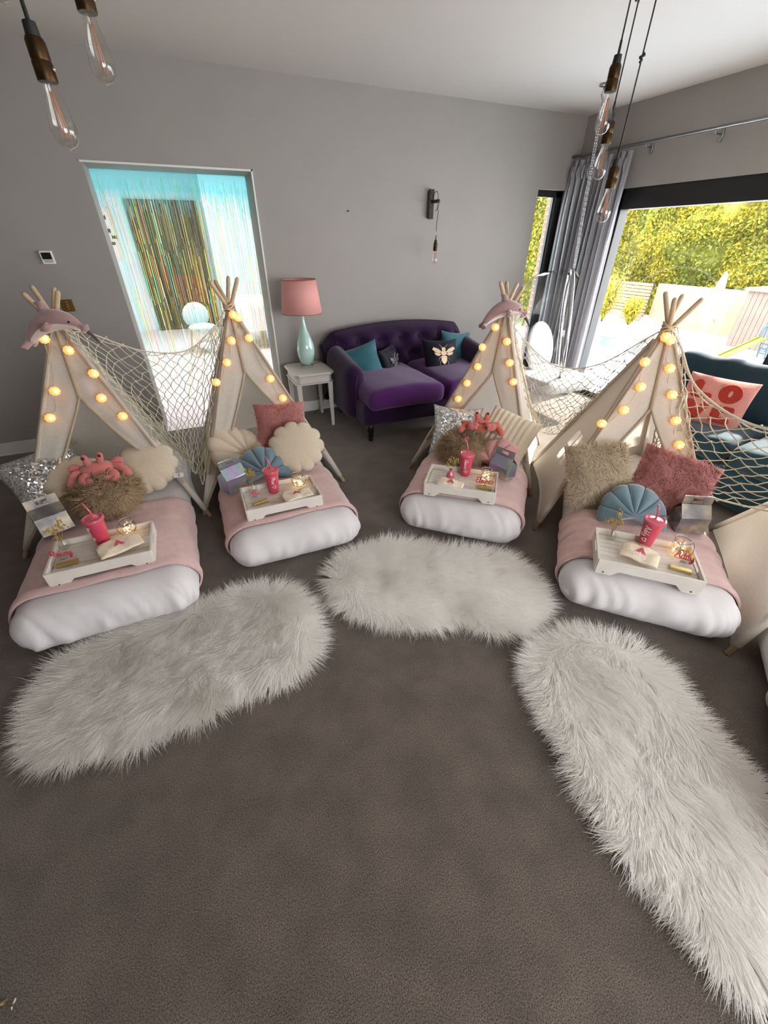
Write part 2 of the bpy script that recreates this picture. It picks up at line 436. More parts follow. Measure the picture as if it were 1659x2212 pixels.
slab('trim_2', [(DX0 - .12, DX0, YB + WT, YB + DD, 0, DZ + .1), (DX1, DX1 + .12, YB + WT, YB + DD, 0, DZ + .1), (DX0, DX1, YB + WT, YB + DD, DZ, DZ + .1)], 'wall', 'deep lining of the doorway')
# door lining: thin white bead round the opening
slab('trim_1', [(DX1, DX1 + .012, YB - .012, YB, 0, DZ + .012), (DX0 - .012, DX1 + .012, YB - .012, YB, DZ, DZ + .012)], 'white_trim', 'thin white bead round the doorway')
# slit window
w1 = struct(MB().box((SX1 - .045, YB + .1, (SZ0 + SZ1) / 2), (.09, .06, SZ1 - SZ0)).box((SX0 + .02, YB + .1, (SZ0 + SZ1) / 2), (.04, .06, SZ1 - SZ0))
    .box(((SX0 + SX1) / 2, YB + .1, SZ1 - .03), (SX1 - SX0, .06, .06)).box(((SX0 + SX1) / 2, YB + .1, SZ0 + .03), (SX1 - SX0, .06, .06)).build('window_1', 'black_frame', smooth=False, bevel=.004))
MB().box(((SX0 + SX1) / 2, YB + .1, (SZ0 + SZ1) / 2), (SX1 - SX0 - .06, .006, SZ1 - SZ0 - .06)).build('pane', 'pane', w1, smooth=False)
MB().box((SX1 - .115, YB + .085, (SZ0 + SZ1) / 2), (.03, .03, SZ1 - SZ0 - .1)).build('sash_bar', 'black_frame', w1, smooth=False)
# brick reveal outside the slit window
ob = struct(MB().box((SX1 + .06, YB + WT + .06, 1.1), (.16, .10, 2.3)).build('wall_outside', 'mortar', smooth=False))
bme = None
for i in range(30):
    z = .02 + i * .075
    if bme is None:
        o = MB().box((0, 0, 0), (.03, .095, .062)).build('brick', 'brick', ob, smooth=False, bevel=.004); bme = o.data
        b0 = o
    else:
        o = b0.copy(); COL.objects.link(o); o.parent = ob
    o.location = (SX1 - .02, YB + WT + (.062 if i % 2 else .058), z)
# sliding window: frame, mullions, panes
w2 = struct(MB().box((XR + .09, (WY0 + WY1) / 2, WZ - .085), (.12, WY1 - WY0, .17)).box((XR + .09, (WY0 + WY1) / 2, .03), (.12, WY1 - WY0, .06))
    .box((XR + .09, WY1 - .03, WZ / 2), (.12, .06, WZ)).box((XR + .09, WY0 + .03, WZ / 2), (.12, .06, WZ)).build('window_2', 'black_frame', smooth=False, bevel=.005))
for y in (1.86, 0.0):
    MB().box((XR + .09, y, WZ / 2 - .06), (.09, .085, WZ - .2)).build('mullion', 'black_frame', w2, smooth=False, bevel=.004)
for y0, y1 in ((1.90, WY1 - .05), (.04, 1.82), (WY0 + .05, -.04)):
    MB().box((XR + .09, (y0 + y1) / 2, WZ / 2 - .05), (.008, y1 - y0, WZ - .22)).build('pane', 'pane', w2, smooth=False)
w3 = struct(MB().box((1.6, YF - .08, 2.17), (2.6, .08, .06)).box((1.6, YF - .08, .73), (2.6, .08, .06)).box((1.6, YF - .08, 1.45), (.07, .08, 1.5)).build('window_3', 'black_frame', smooth=False))
MB().box((1.6, YF - .08, 1.45), (2.6, .006, 1.5)).build('pane', 'pane', w3, smooth=False)
# room beyond the doorway
HY = 10.56
slab('floor_hall', [(-3.2, 3.3, YB, HY + .1, -.06, -.001)], 'hall_floor')
slab('wall_hall', [(-3.3, .75, HY, HY + .1, 0, 2.9), (.75, 3.3, HY - .9, HY + .1, 0, 2.9), (-3.3, -3.2, YB + WT, HY, 0, 2.9), (3.2, 3.3, YB + WT, HY, 0, 2.9)], 'hall_wall')
slab('ceiling_hall', [(-3.3, -.7, YB + WT, HY, 2.8, 2.9), (1.9, 3.3, YB + WT, HY, 2.8, 2.9), (-.7, 1.9, YB + WT, 6.4, 2.8, 2.9), (-.7, 1.9, 8.2, HY, 2.8, 2.9)], 'ceiling')  # gap in the slab added out of view so sky light fills the room

# ------------------------------------------------------------------ curtain and rod
def curtain():
    t = thing('curtain', 'floor-length pinch-pleated grey curtain beside the slit window', 'curtain', (4.19, 4.02, 0))
    def fn(u, v):
        z = 2.30 * (1 - v) + .015 * v
        y = .40 - u * (.80 + .02 * v)
        ph = u * 2 * PI * 11
        amp = .022 + .022 * min(1, v * 5)
        x = amp * math.sin(ph + .6 * math.sin(v * 3 + u * 9)) + .012 * math.sin(ph * .37 + v * 2)
        if u > .93: x -= (u - .93) * .35 * min(1, v * 3)
        return (x, y + .012 * math.sin(ph * 2 + 1), z)
    MB().grid(220, 40, fn).build('drape', 'curtain', t)
    for i in range(11):
        y = .40 - (i + .5) / 11 * .80
        MB().tube([(-.03, y, 2.25), (-.036, y + .004, 2.2), (-.028, y, 2.14)], [.010, .013, .006], 6).build('pleat', 'curtain', t)
    for i in range(12): MB().tube([(0.0, .40 - i / 11 * .8 + .012 * math.cos(a), 2.335 + .022 * math.sin(a)) for a in np.linspace(0, 2 * PI, 12, endpoint=False)], .0022, 5, closed=True).build('ring', 'grey_rod', t)
curtain()
t = thing('curtain_rod', 'long thin grey metal curtain rod above the sliding window', 'curtain rod', (4.19, 4.42, 2.34))
MB().tube([(0, 0, 0), (0, -5.6, 0)], .013, 12).build('rod', 'grey_rod', t)
MB().ell((0, .01, 0), (.02, .02, .02)).build('finial', 'grey_rod', t)
for y in (-.9, -1.52, -3.4):
    MB().tube([(0, y, -.012), (.03, y, -.03), (.11, y, -.03)], .007, 8).tube([(.102, y, -.07), (.11, y, -.03), (.102, y, .01)], .012, 6).build('bracket', 'grey_rod', t)

# ------------------------------------------------------------------ foil curtain in the doorway and the room beyond it
def foil():
    vs, fs, ti, sh, fm = [], [], [], [], []
    cols = [((.62, .90, .97), (.75, .95, .25)), ((.72, .92, 1.0), (1.0, .72, .12)), ((.88, .97, 1.0), (1.0, .28, .10)), ((.60, .86, .98), (.25, .95, .45)),
            ((.94, .98, 1.0), (1.0, .92, .45)), ((.70, .93, .96), (.95, .85, .2)), ((.92, .95, 1.0), (1.0, .55, .35)), ((.96, .98, 1.0), (.9, .95, 1.0))]
    def strip(x, w, z0, z1, y, c, n=16, wob=.004):
        b = len(vs); ph = random.uniform(0, 6); tw = random.uniform(-1.2, 1.2)
        for k in range(n + 1):
            q = k / n; z = z0 + (z1 - z0) * q
            a = tw * q * 2.5 + ph
            dx = wob * math.sin(q * 9 + ph) * q
            for s_ in (-1, 1): vs.append((x + dx + s_ * w / 2 * (.55 + .45 * math.cos(a)), y + s_ * w / 2 * math.sin(a) * .8 + .006 * math.sin(q * 5 + ph), z)); g_ = max(0, 1 - q * 1.6); ti.append(tuple(lerp(c[0], (.40, .85, .93), g_))); sh.append(tuple(lerp(c[1], cols[(k * 5 + int(ph * 3)) % 8][1], .5 if (k + int(ph * 9)) % 3 == 0 else 0.0)))  # reflected colours painted along each strip, changing by segment like glints
        for k in range(n): fs.append((b + 2 * k, b + 2 * k + 1, b + 2 * k + 3, b + 2 * k + 2)); fm.append(1 if (int(ph * 100) + k // 4) % 3 == 0 else 0)
    # header film, cut into tongues of uneven length
    nt_ = 60
    for k in range(nt_):
        x0 = DX0 + (DX1 - DX0) * k / nt_; x1 = DX0 + (DX1 - DX0) * (k + 1) / nt_; b = len(vs); zb = 1.90 - random.uniform(0, .16); xm = random.uniform(.2, .8)
        c = ((.36, .84, .89), (.4, .88, .9)); c2 = ((.78, .95, .98), (.6, .9, .95))
        xa, xb = x0 + (x1 - x0) * xm * .5, x1 - (x1 - x0) * (1 - xm) * .5
        vs.extend([(x0, YB + DD - .05, DZ), (x1, YB + DD - .05, DZ), (x1, YB + DD - .05, 1.95), (x0, YB + DD - .05, 1.95), (xb, YB + DD - .05, zb), (xa, YB + DD - .05, zb)])
        fs.append((b, b + 1, b + 2, b + 3)); fs.append((b + 3, b + 2, b + 4, b + 5)); fm.extend([0, 0]); ti.extend([c[0]] * 4 + [c2[0]] * 2); sh.extend([c[1]] * 4 + [c2[1]] * 2)
    n = 300
    for i in range(n):
        x = DX0 + .01 + (DX1 - DX0 - .02) * (i + random.random()) / n
        strip(x, random.uniform(.003, .0068), 1.78 + random.uniform(0, .26), random.choice([.12, .2, .3, .45]) + random.uniform(0, .2), YB + DD - .05 + random.uniform(-.018, .018), random.choice(cols))
    me = bpy.data.meshes.new('foil_fringe_curtain'); me.from_pydata(vs, [], fs); me.materials.append(MAT['foil']); me.materials.append(MAT['foil_bright']); me.polygons.foreach_set('material_index', fm)
    for nm, arr in (('tint', ti), ('sheen', sh)):
        a = me.attributes.new(nm, 'FLOAT_COLOR', 'POINT'); a.data.foreach_set('color', np.array([(*c, 1) for c in arr], dtype=np.float32).ravel())
    o = bpy.data.objects.new('foil_fringe_curtain', me); COL.objects.link(o)
    tag(o, 'iridescent foil fringe curtain hanging in the doorway', 'fringe curtain', kind='stuff')
foil()
t = thing('wall_panel', 'tall dark panel standing against the far wall beyond the doorway', 'panel', (.06, HY, 0))
MB().box((0, -.03, 1.14), (1.26, .05, 2.2)).build('board', 'dark_panel', t, smooth=False, bevel=.006)
MB().box((0, -.06, .03), (1.28, .1, .06)).build('plinth', 'black_frame', t, smooth=False)
MB().box((.18, -.06, .75), (.62, .012, .5)).build('inset', 'dark_red', t, smooth=False)
t = thing('wall_picture', 'small pale picture with scattered marks on the wall beyond the doorway', 'picture', (-.98, HY, 1.7))
MB().box((0, -.015, 0), (.3, .03, .8)).build('frame', 'table_cloth', t, smooth=False)
for i in range(8): MB().box((random.uniform(-.1, .1), -.034, -.35 + .1 * i), (random.uniform(.04, .1), .006, random.uniform(.04, .08))).build('printed_mark', 'dark_panel', t, smooth=False)
t = thing('dining_table', 'table under a pale pink cloth in the room beyond the doorway', 'table', (1.25, 8.3, 0))
def cl(u, v):
    a = 2 * PI * u; r = .62 if v < .5 else .62 + .04 * math.sin(a * 9) * (v - .5) * 2
    rr = r * min(1, v * 2) if v < .5 else r
    return (rr * math.cos(a) * 1.0, rr * math.sin(a), .76 - max(0, v - .5) * 2 * .45)
MB().grid(72, 12, cl, wu=True).build('cloth', 'table_cloth', t)
MB().lathe([(.25, 0), (.25, .03), (.05, .06), (.05, .74)], 20).build('pedestal', 'table_paint', t)
mat('fluffy_pale', (176, 204, 208), .9)
t = thing('dining_chair', 'chair with a pale turquoise back at the table beyond the doorway', 'chair', (.22, 7.9, 0), .3)
MB().ell((0, .18, .56), (.22, .07, .20)).build('backrest', 'fluffy_pale', t)
MB().ell((0, 0, .40), (.22, .22, .06)).build('seat', 'fluffy_pale', t)
for sx in (-1, 1):
    for sy in (-1, 1): MB().tube([(sx * .14, sy * .14, .38), (sx * .2, sy * .2, 0)], [.016, .010], 8).build('leg', 'pole_wood', t)

# ------------------------------------------------------------------ teepees
def tent(label, feet, A, S, tb=(.9, .8), window=False, group='canvas teepees over the beds', front=True, seed=0):
    FL, FR, BR, BL = [np.array([*f, 0.0]) for f in feet]
    A = np.array(A, float); C = (FL + FR + BR + BL) / 4
    t = thing('teepee', label, 'teepee', C, 0, group)
    Lc = lambda p: np.asarray(p) - C
    n = np.cross(FR - FL, A - FL); n /= np.linalg.norm(n)
    if np.dot(n, EYEP - FL) < 0: n = -n
    offs = [(-.012, -.02), (.012, -.02), (.014, .02), (-.014, .02)]
    for k, f in enumerate((FL, FR, BR, BL)):
        top = A + np.array([-offs[k][0] * .6, -offs[k][1] * .6, 0.0]); fan = RT * [-.034, .030, -.012, .010][(k + 0) % 4]; top = top + fan * .35; d = (top - f); L_ = np.linalg.norm(d); d /= L_
        d = d + fan * 3.2; d /= np.linalg.norm(d); e = top + d * (.17 + .012 * ((k * 7 + seed) % 3))
        MB().tube([Lc(f), Lc(top), Lc(e - d * .012), Lc(e)], [.014, .0135, .013, .008], 12).build('pole', 'pole_wood', t)
    inner = C + np.array([0, 0, .4])
    def panel(a, b, hole=None, name='panel', res=30):
        def fn(u, v):
            p = lerp(lerp(a, A, .015 + .955 * v), lerp(b, A, .015 + .955 * v), u)
            ins = inner - p; ins[2] = 0; L_ = np.linalg.norm(ins); ins = ins / (L_ + 1e-6)
            k = math.sin(PI * u) * (1 - v)
            p = p + ins * (.035 * k + .012 * k * nz(p, 5, seed)) + (np.array([0, 0, .02]) * math.sin(PI * u) if v == 0 else 0)
            return Lc(p)
        m = MB().grid(res, res, fn)
        if hole:
            keep = []
            for j in range(res - 1):
                for i in range(res - 1):
                    u, v = (i + .5) / (res - 1), (j + .5) / (res - 1)
                    keep.append(not hole(u, v))
            m.f = [f for f, k in zip(m.f, keep) if k]; m.m = [0] * len(m.f)
        return m.build(name, 'canvas', t)
    hole = None
    if window:
        def hole(u, v):
            du, dv = (u - .60) / .13, (v - .30) / .105
            return abs(du) < 1 and abs(dv) < 1 and not (abs(du) < .12 or abs(dv) < .12) and (abs(du) + abs(dv) < 1.75)
    panel(FL, BL, hole, 'side_panel', 60 if window else 30)
    panel(FR, BR, None, 'side_panel'); panel(BL, BR, None, 'back_panel')
    # sleeves along the poles and hems
    sl = MB()
    for f in (FL, FR, BR, BL):
        d = A - f
        sl.tube([Lc(f + d * q) for q in np.linspace(.04, .93, 12)], [.0185 + .002 * math.sin(q * 7) for q in range(12)], 10)
    sl.build('sleeve', 'canvas', t)
    if front:
        Sp = PPL(S[0], S[1], A, n)
        for k, (foot, tbk) in enumerate(((FL, tb[0]), (FR, tb[1]))):
            pole = lambda q: lerp(A, foot, .04 + (tbk - .04) * q)
            top = lerp(A, (FL + FR) / 2, .04)
            ts = .50
            def inn(q):
                if q < ts: return lerp(top, Sp, q / ts)
                r = (q - ts) / (1 - ts); e = lerp(Sp, pole(1.0), r)
                return e + (lerp(foot, (FL + FR) / 2, .55) - e) * .10 * math.sin(PI * r)
            def fn(u, v):
                p = lerp(pole(v), inn(v), u)
                return Lc(p + n * (.012 + .012 * math.sin(PI * u) * nz(p, 7, seed + 3) + .006 * math.sin(u * 9 + v * 4) * u * v))
            MB().grid(18, 26, fn).build('door_flap', 'canvas', t)
            MB().tube([Lc(inn(q) + n * .016) for q in np.linspace(.02, 1, 22)], .0075, 8).build('flap_hem', 'canvas_trim', t)
            MB().tube([Lc(lerp(A, foot, q) + n * .02) for q in np.linspace(.05, .8, 12)], .007, 8).build('edge_binding', 'canvas_trim', t)
        MB().tube([Lc(lerp(top, Sp, q) + n * .016) for q in np.linspace(0, 1, 8)], [.013] * 8, 8).build('centre_seam', 'canvas_trim', t)
    rp = MB()
    for k in range(4): rp.tube([Lc(A + np.array([.036 * math.cos(a), .036 * math.sin(a), -.02 + .011 * k + .01 * math.sin(a * 2 + k)])) for a in np.linspace(0, 2 * PI, 18, endpoint=False)], .005, 6, closed=True)
    rp.tube([Lc(A + np.array([.03, -.03, 0])), Lc(A + np.array([.045, -.05, -.06])), Lc(A + np.array([.03, -.07, -.13]))], .003, 5)
    rp.build('lashing', 'twine', t)
    return dict(A=A, n=n, feet=(FL, FR, BR, BL), root=t)

T1 = tent('canvas teepee with a mauve dolphin on top beside the brass switch plate', [(-1.222, 2.60), (-.158, 2.613), (-.24, 3.50), (-1.26, 3.56)], (-.70, 3.12, 1.215), (175, 862), (.97, .72), seed=1)
T2 = tent('canvas teepee with bare pole tops standing before the foil-curtained doorway', [(-.195, 2.65), (.857, 2.695), (.86, 3.68), (-.16, 3.60)], (.285, 3.20, 1.23), (529, 806), (.97, .66), seed=2)
T3 = tent('canvas teepee with a mauve dolphin on top beside the bubble chair', [(1.438, 2.676), (2.071, 1.918), (2.77, 2.61), (2.137, 3.37)], (2.15, 2.60, 1.195), (1066, 806), (.80, .82), seed=3)
T4 = tent('canvas teepee with a four-pane window hole in its side', [(1.80, 1.565), (2.685, .985), (3.06, 1.80), (2.43, 2.315)], (2.58, 1.66, 1.18), (1403, 886), (.80, .98), window=True, seed=4)
T5 = tent('plain canvas teepee side in front of the dark teal sofa', [(1.945, .430), (2.56, -.40), (3.12, .28), (2.86, 1.08)], (2.68, .33, 1.19), (1900, 1200), front=False, seed=5)

# ------------------------------------------------------------------ shell string lights
def shell_bulb():
    def fn(u, v):
        a = 2 * PI * u; b = PI * (v - .5)
        r = .027 * (1 + .07 * math.cos(a * 9) * math.cos(b))
        return (r * math.cos(a) * math.cos(b), .75 * r * math.sin(b), r * math.sin(a) * math.cos(b))
    return MB().grid(36, 10, fn, wu=True)
_bulb = None
def lights(T, label, pts):
    global _bulb
    A, n = T['A'], T['n']
    w = [PPL(u, v, A + n * .045, n) for u, v in pts]
    t = thing('string_lights', label, 'string lights', w[0], 0, 'shell string lights on the teepees')
    o0 = w[0]
    for i, p in enumerate(w):
        if _bulb is None: o = shell_bulb().build('bulb', 'shell_light', t); _bulb = o
        else: o = _bulb.copy(); COL.objects.link(o); o.parent = t
        o.location = [float(x) for x in (p - o0)]
        yaw = math.atan2(-p[0], -p[1]); o.rotation_euler = (.3, random.uniform(-.6, .6), -math.atan2(p[0], p[1]))
        c = MB().ell((0, 0, 0), (.006, .006, .006), 8, 6).build('led', 'led', o); c.location = (.004, -.021, .008)
    path = []
    for i, p in enumerate(w):
        path.append(p - o0 - n * .012 + np.array([0, 0, .02]))
        if i + 1 < len(w): path.append((p + w[i + 1]) / 2 - o0 - n * .018 + np.array([0, 0, -.03]))
    MB().tube(cat_rom(path, 6), .0016, 5).build('light_wire', 'twine', t)
lights(T1, 'warm shell string lights on the teepee beside the brass switch plate', [(108, 903), (118, 845), (95, 732), (148, 757), (202, 807), (219, 860), (265, 899)])
lights(T2, 'warm shell string lights on the teepee before the doorway', [(467, 826), (490, 783), (500, 736), (503, 680), (514, 686), (538, 730), (584, 818), (611, 860)])
lights(T3, 'warm shell string lights on the teepee beside the bubble chair', [(990, 862), (1009, 828), (1032, 792), (1042, 750), (1070, 707), (1095, 738), (1101, 784), (1109, 825)])
lights(T4, 'warm shell string lights on the teepee with the window hole', [(1300, 915), (1348, 886), (1384, 836), (1393, 782), (1438, 728), (1448, 735), (1447, 796), (1452, 853), (1460, 909), (1467, 961)])

# ------------------------------------------------------------------ fishing nets
def net(label, cols, nu, nv, r=.0022, jit=.012, edge=.0045, name='fishing_net', seed=0):
    rs = random.Random(seed)
    cc = [cat_rom(c, 8) for c in cols]
    m = len(cc[0]); G = []
    for k in range(m):
        row = cat_rom([c[k] for c in cc], 10); G.append(row)
    G = np.array(G); nr, nc = G.shape[:2]
    def S(u, v):
        a = u * (nc - 1); b = v * (nr - 1); i = min(int(a), nc - 2); j = min(int(b), nr - 2); fa, fb = a - i, b - j
        return (G[j, i] * (1 - fa) + G[j, i + 1] * fa) * (1 - fb) + (G[j + 1, i] * (1 - fa) + G[j + 1, i + 1] * fa) * fb
    o0 = S(0, 0); node = {}
    for j in range(nv + 1):
        for i in range(nu + 1):
            if (i + j) % 2 == 0:
                node[i, j] = S(i / nu, j / nv) - o0 + np.array([rs.gauss(0, jit) * .5, rs.gauss(0, jit) * .5, rs.gauss(0, jit) * .5])
    b = MB()
    for (i, j), p in node.items():
        for di in (-1, 1):
            q = node.get((i + di, j + 1))
            if q is None: continue
            d = np.linalg.norm(q - p); mid = (p + q) / 2 + np.array([rs.gauss(0, .05), rs.gauss(0, .05), -.05 + rs.gauss(0, .05)]) * d
            b.tube([p, mid, q], r, 3, cap=False)
        b.ell(p, (r * 1.9,) * 3, 5, 4)
    t = thing(name, label, 'net', o0, 0, 'rope nets slung between the teepees')
    b.build('mesh_strands', 'net', t, smooth=True)
    if edge:
        MB().tube([S(q, 0) - o0 for q in np.linspace(0, 1, 40)], edge, 6).build('edge_rope', 'net', t)
        MB().tube([S(q, 0) - o0 + np.array([0, 0, -.012 + .01 * math.sin(q * 40)]) for q in np.linspace(0, 1, 60)], edge * .6, 5).build('edge_rope', 'net', t)
        MB().tube([S(q, 1) - o0 for q in np.linspace(0, 1, 40)], edge * .7, 6).build('edge_rope', 'net', t)
    return t
def alongpole(T, k, q, off=(0, 0, 0)): return lerp(T['feet'][k], T['A'], q) + np.array(off)
a1, a2, a3, a4 = T1['A'], T2['A'], T3['A'], T4['A']
# net 1: T1 right side panel -> free sag -> T2 left side panel -> T2 front pole
net('knotted rope net slung between the two teepees in front of the doorway', [
    [a1 + (.02, -.06, -.02), alongpole(T1, 1, .72, (.03, -.02, .02)), alongpole(T1, 1, .48, (.035, -.01, .02)), alongpole(T1, 1, .22, (.04, 0, .02))],
    [a1 + (.13, .0, -.07), lerp(alongpole(T1, 2, .72), alongpole(T1, 1, .72), .4) + (.06, 0, 0), lerp(alongpole(T1, 2, .45), alongpole(T1, 1, .45), .4) + (.05, 0, 0), lerp(alongpole(T1, 2, .2), alongpole(T1, 1, .2), .4) + (.05, 0, 0)],
    [lerp(a1, a2, .40) + (0, -.02, -.21), lerp(a1, a2, .44) + (-.02, -.02, -.46), lerp(a1, a2, .46) + (-.02, -.03, -.74), (-.21, 2.98, .24)],
    [lerp(a1, a2, .66) + (0, -.03, -.24), lerp(a1, a2, .62) + (-.03, -.03, -.50), lerp(a1, a2, .58) + (-.03, -.04, -.75), (-.20, 2.9, .22)],
    [lerp(a1, a2, .86) + (0, -.05, -.12), alongpole(T2, 0, .68, (-.06, .12, 0)), alongpole(T2, 0, .42, (-.06, .14, 0)), alongpole(T2, 0, .16, (-.05, .16, 0))],
    [a2 + (-.04, -.04, -.03), alongpole(T2, 0, .70, (-.03, -.01, 0)), alongpole(T2, 0, .44, (-.035, -.01, 0)), alongpole(T2, 0, .16, (-.04, -.01, 0))],
], 36, 22, r=.0028, seed=1)
net('loose end of rope net hanging inside the teepee beside the switch plate', [
    [P(150, 862, .78) * .0 + np.array([-1.02, 3.35, .62]), np.array([-1.04, 3.36, .5]), np.array([-1.06, 3.38, .36])],
    [np.array([-.90, 3.36, .66]), np.array([-.90, 3.38, .5]), np.array([-.91, 3.40, .36])],
    [np.array([-.74, 3.36, .62]), np.array([-.72, 3.38, .5]), np.array([-.72, 3.40, .38])],
], 16, 12, r=.0024, edge=0, name='net_end', seed=2)
# net 2: T3 -> T4
net('knotted rope net slung between the dolphin teepee and the windowed teepee', [
    [a3 + (.03, -.03, -.04), a3 + (.08, .0, -.30), a3 + (.2, .02, -.55), a3 + (.42, -.05, -.88)],
    [a3 + (.10, -.03, -.16), a3 + (.18, -.06, -.42), a3 + (.28, -.08, -.68), a3 + (.46, -.12, -.93)],
    [lerp(a3, a4, .38) + (.12, .1, -.36), lerp(a3, a4, .40) + (.14, .1, -.56), lerp(a3, a4, .40) + (.14, .1, -.74), lerp(a3, a4, .36) + (.2, .1, -.92)],
    [lerp(a3, a4, .68) + (.06, .06, -.30), lerp(a3, a4, .66) + (.06, .06, -.50), lerp(a3, a4, .60) + (.08, .06, -.68), lerp(a3, a4, .52) + (.1, .06, -.86)],
    [a4 + (-.03, .03, -.03), alongpole(T4, 3, .74, (-.05, -.04, .04)), alongpole(T4, 3, .52, (-.06, -.05, .05)), alongpole(T4, 3, .38, (-.06, -.05, .05))],
], 34, 20, r=.0028, seed=3)
# net 3: T4 -> out towards T5
a5 = T5['A']
net('knotted rope net slung from the windowed teepee across the dark teal sofa', [
    [a4 + (.02, -.03, -.03), alongpole(T4, 1, .72, (-.03, -.03, .03)), alongpole(T4, 1, .50, (-.04, -.05, .03)), alongpole(T4, 1, .34, (-.01, -.06, .03))],
    [a4 + (.05, -.08, -.10), lerp(a4, a5, .10) + (.0, -.02, -.34), lerp(a4, a5, .10) + (0, -.02, -.54), lerp(a4, a5, .12) + (0, -.04, -.80)],
    [lerp(a4, a5, .22) + (0, 0, -.30), lerp(a4, a5, .23) + (-.04, 0, -.50), lerp(a4, a5, .22) + (-.06, 0, -.68), lerp(a4, a5, .24) + (-.03, 0, -.85)],
    [lerp(a4, a5, .50) + (0, 0, -.40), lerp(a4, a5, .50) + (-.05, 0, -.56), lerp(a4, a5, .50) + (-.05, 0, -.70), lerp(a4, a5, .50) + (-.02, 0, -.84)],
    [lerp(a4, a5, .8) + (0, 0, -.24), lerp(a4, a5, .8) + (-.04, 0, -.42), lerp(a4, a5, .8) + (-.04, 0, -.58), lerp(a4, a5, .8) + (0, 0, -.72)],
    [a5 + (-.01, .04, -.03), lerp(a5, T5['feet'][3], .2) + (0, .03, .02), lerp(a5, T5['feet'][3], .35) + (0, .03, .02), lerp(a5, T5['feet'][3], .5) + (0, .03, .02)],
], 34, 16, r=.0034, edge=.007, seed=4)

# ------------------------------------------------------------------ soft shapes
def rbox(h, r, n=(10, 10, 10), fn=None):
    """rounded box, half sizes h, edge radius r, as one closed grid; fn bends each point"""
    hx, hy, hz = h; M = MB()
    r = min(r, hx, hy, hz)
    def pt(x, y, z):
        p = np.array([x * hx, y * hy, z * hz]); q = np.clip(p, [-(hx - r), -(hy - r), -(hz - r)], [hx - r, hy - r, hz - r])
        d = p - q; L_ = np.linalg.norm(d)
        if L_ > 1e-9: p = q + d / L_ * r
        return fn(p) if fn else p
    def ax(k): return np.tanh(np.linspace(-1.6, 1.6, k + 1)) / math.tanh(1.6)
    for (a, b, c) in ((0, 1, 2), (0, 2, 1), (1, 2, 0)):
        A_, B_ = ax(n[a]), ax(n[b])
        for s_ in (-1, 1):
            def g(u, v):
                q = [0, 0, 0]; q[a] = A_[int(round(u * n[a]))]; q[b] = B_[int(round(v * n[b]))]; q[c] = s_
                return pt(*q)
            M.grid(n[a] + 1, n[b] + 1, g)
    return M

WH = {'Penny': 'by the pink crab', 'Mae': 'before the doorway', 'Eleanor': 'by the coral crab', 'Addy': 'by the cream fur cushion'}
BT = .235      # top of the mattresses
BEDS = {}
def bed(key, label, foot, yaw, L_=1.75, w=.78, blanket=(.16, .86), blabel='', foldk=1):
    t_ = BT
    def wr(p):
        x, y, z = p
        fy = max(0, 1 - (y + L_ / 2) / .25); sx = max(0, (abs(x) - w / 2 + .16) / .16)
        k = max(fy, sx * .7); low = max(0, min(1, (.06 - z) / .12))
        d = .042 * (abs(nz((x * 15 + y * 13, z * 4 + x * 2, foldk), 1.0)) - .25) * k * (.30 + .9 * low) + .010 * nz((x * 5, y * 4, z * 3), 1, foldk)
        cr = -.012 * (x / (w / 2)) ** 2 if z > 0 else 0
        q = np.array([x * (1 + d * 1.6), y + (-d if y < -L_ / 2 + .2 else 0), z + d * .6 + cr])
        if q[2] < -t_ / 2 + .006: q[2] = -t_ / 2 + .002
        return q + np.array([0, L_ / 2, t_ / 2])
    o = rbox((w / 2, L_ / 2, t_ / 2), t_ / 2 * .98, (70, 64, 22), wr).build('mattress', 'duvet', weld=True)
    o.location = (foot[0], foot[1], 0); o.rotation_euler = (0, 0, math.radians(yaw))
    tag(o, label, 'mattress', 'white child mattresses set in a ring')
    # throw
    r = t_ / 2; y0, y1 = blanket
    def prof(u, off):
        """cross-section of the throw from one hem over the top to the other"""
        R = r + off; zc = t_ - r; xs = w / 2 - r
        arc = PI * .72; La = R * arc; Lt = 2 * xs; s_ = u * (2 * La + Lt)
        if s_ < La: a = PI / 2 + arc - s_ / R; return (-xs + R * math.cos(a), zc + R * math.sin(a))
        if s_ < La + Lt: return (-xs + (s_ - La), zc + R)
        a = PI / 2 - (s_ - La - Lt) / R; return (xs + R * math.cos(a), zc + R * math.sin(a))
    def fn(u, v):
        y = y0 + (y1 - y0) * v
        e = abs(u - .5) * 2
        y += .018 * math.sin(u * 7 + foldk) * (1 if v > .5 else .5) + .012 * nz((u * 6, v * 3, foldk), 1)
        off = .009 + .004 * nz((u * 9, v * 8, foldk + 5), 1) + (.010 * math.exp(-((v - .05) / .05) ** 2)) + .006 * max(0, math.sin(v * 26 + u * 3)) * (v > .6)
        x, z = prof(u, off)
        return (x, y, max(.008, z - .012 * (x / (w / 2)) ** 2 * (z > r)))
    b = MB().grid(80, 56, fn).build('throw_blanket', 'throw', solid=.010)
    b.location = o.location; b.rotation_euler = o.rotation_euler
    tag(b, blabel, 'blanket', 'dusty pink throws over the mattresses')
    BEDS[key] = (np.array([foot[0], foot[1], 0]), math.radians(yaw))
    return o
def BL(key, x, y, z=BT):
    c, a = BEDS[key]; return np.array([c[0] + x * math.cos(a) - y * math.sin(a), c[1] + x * math.sin(a) + y * math.cos(a), z])
bed(1, 'white mattress under the tray by the pink crab', (-.655, 1.69), 0, w=.80, blabel='dusty pink throw under the tray by the pink crab', foldk=1)
bed(2, 'white mattress under the tray before the doorway', (.315, 1.87), -1, blanket=(.15, .74), blabel='dusty pink throw under the tray before the doorway', foldk=2)
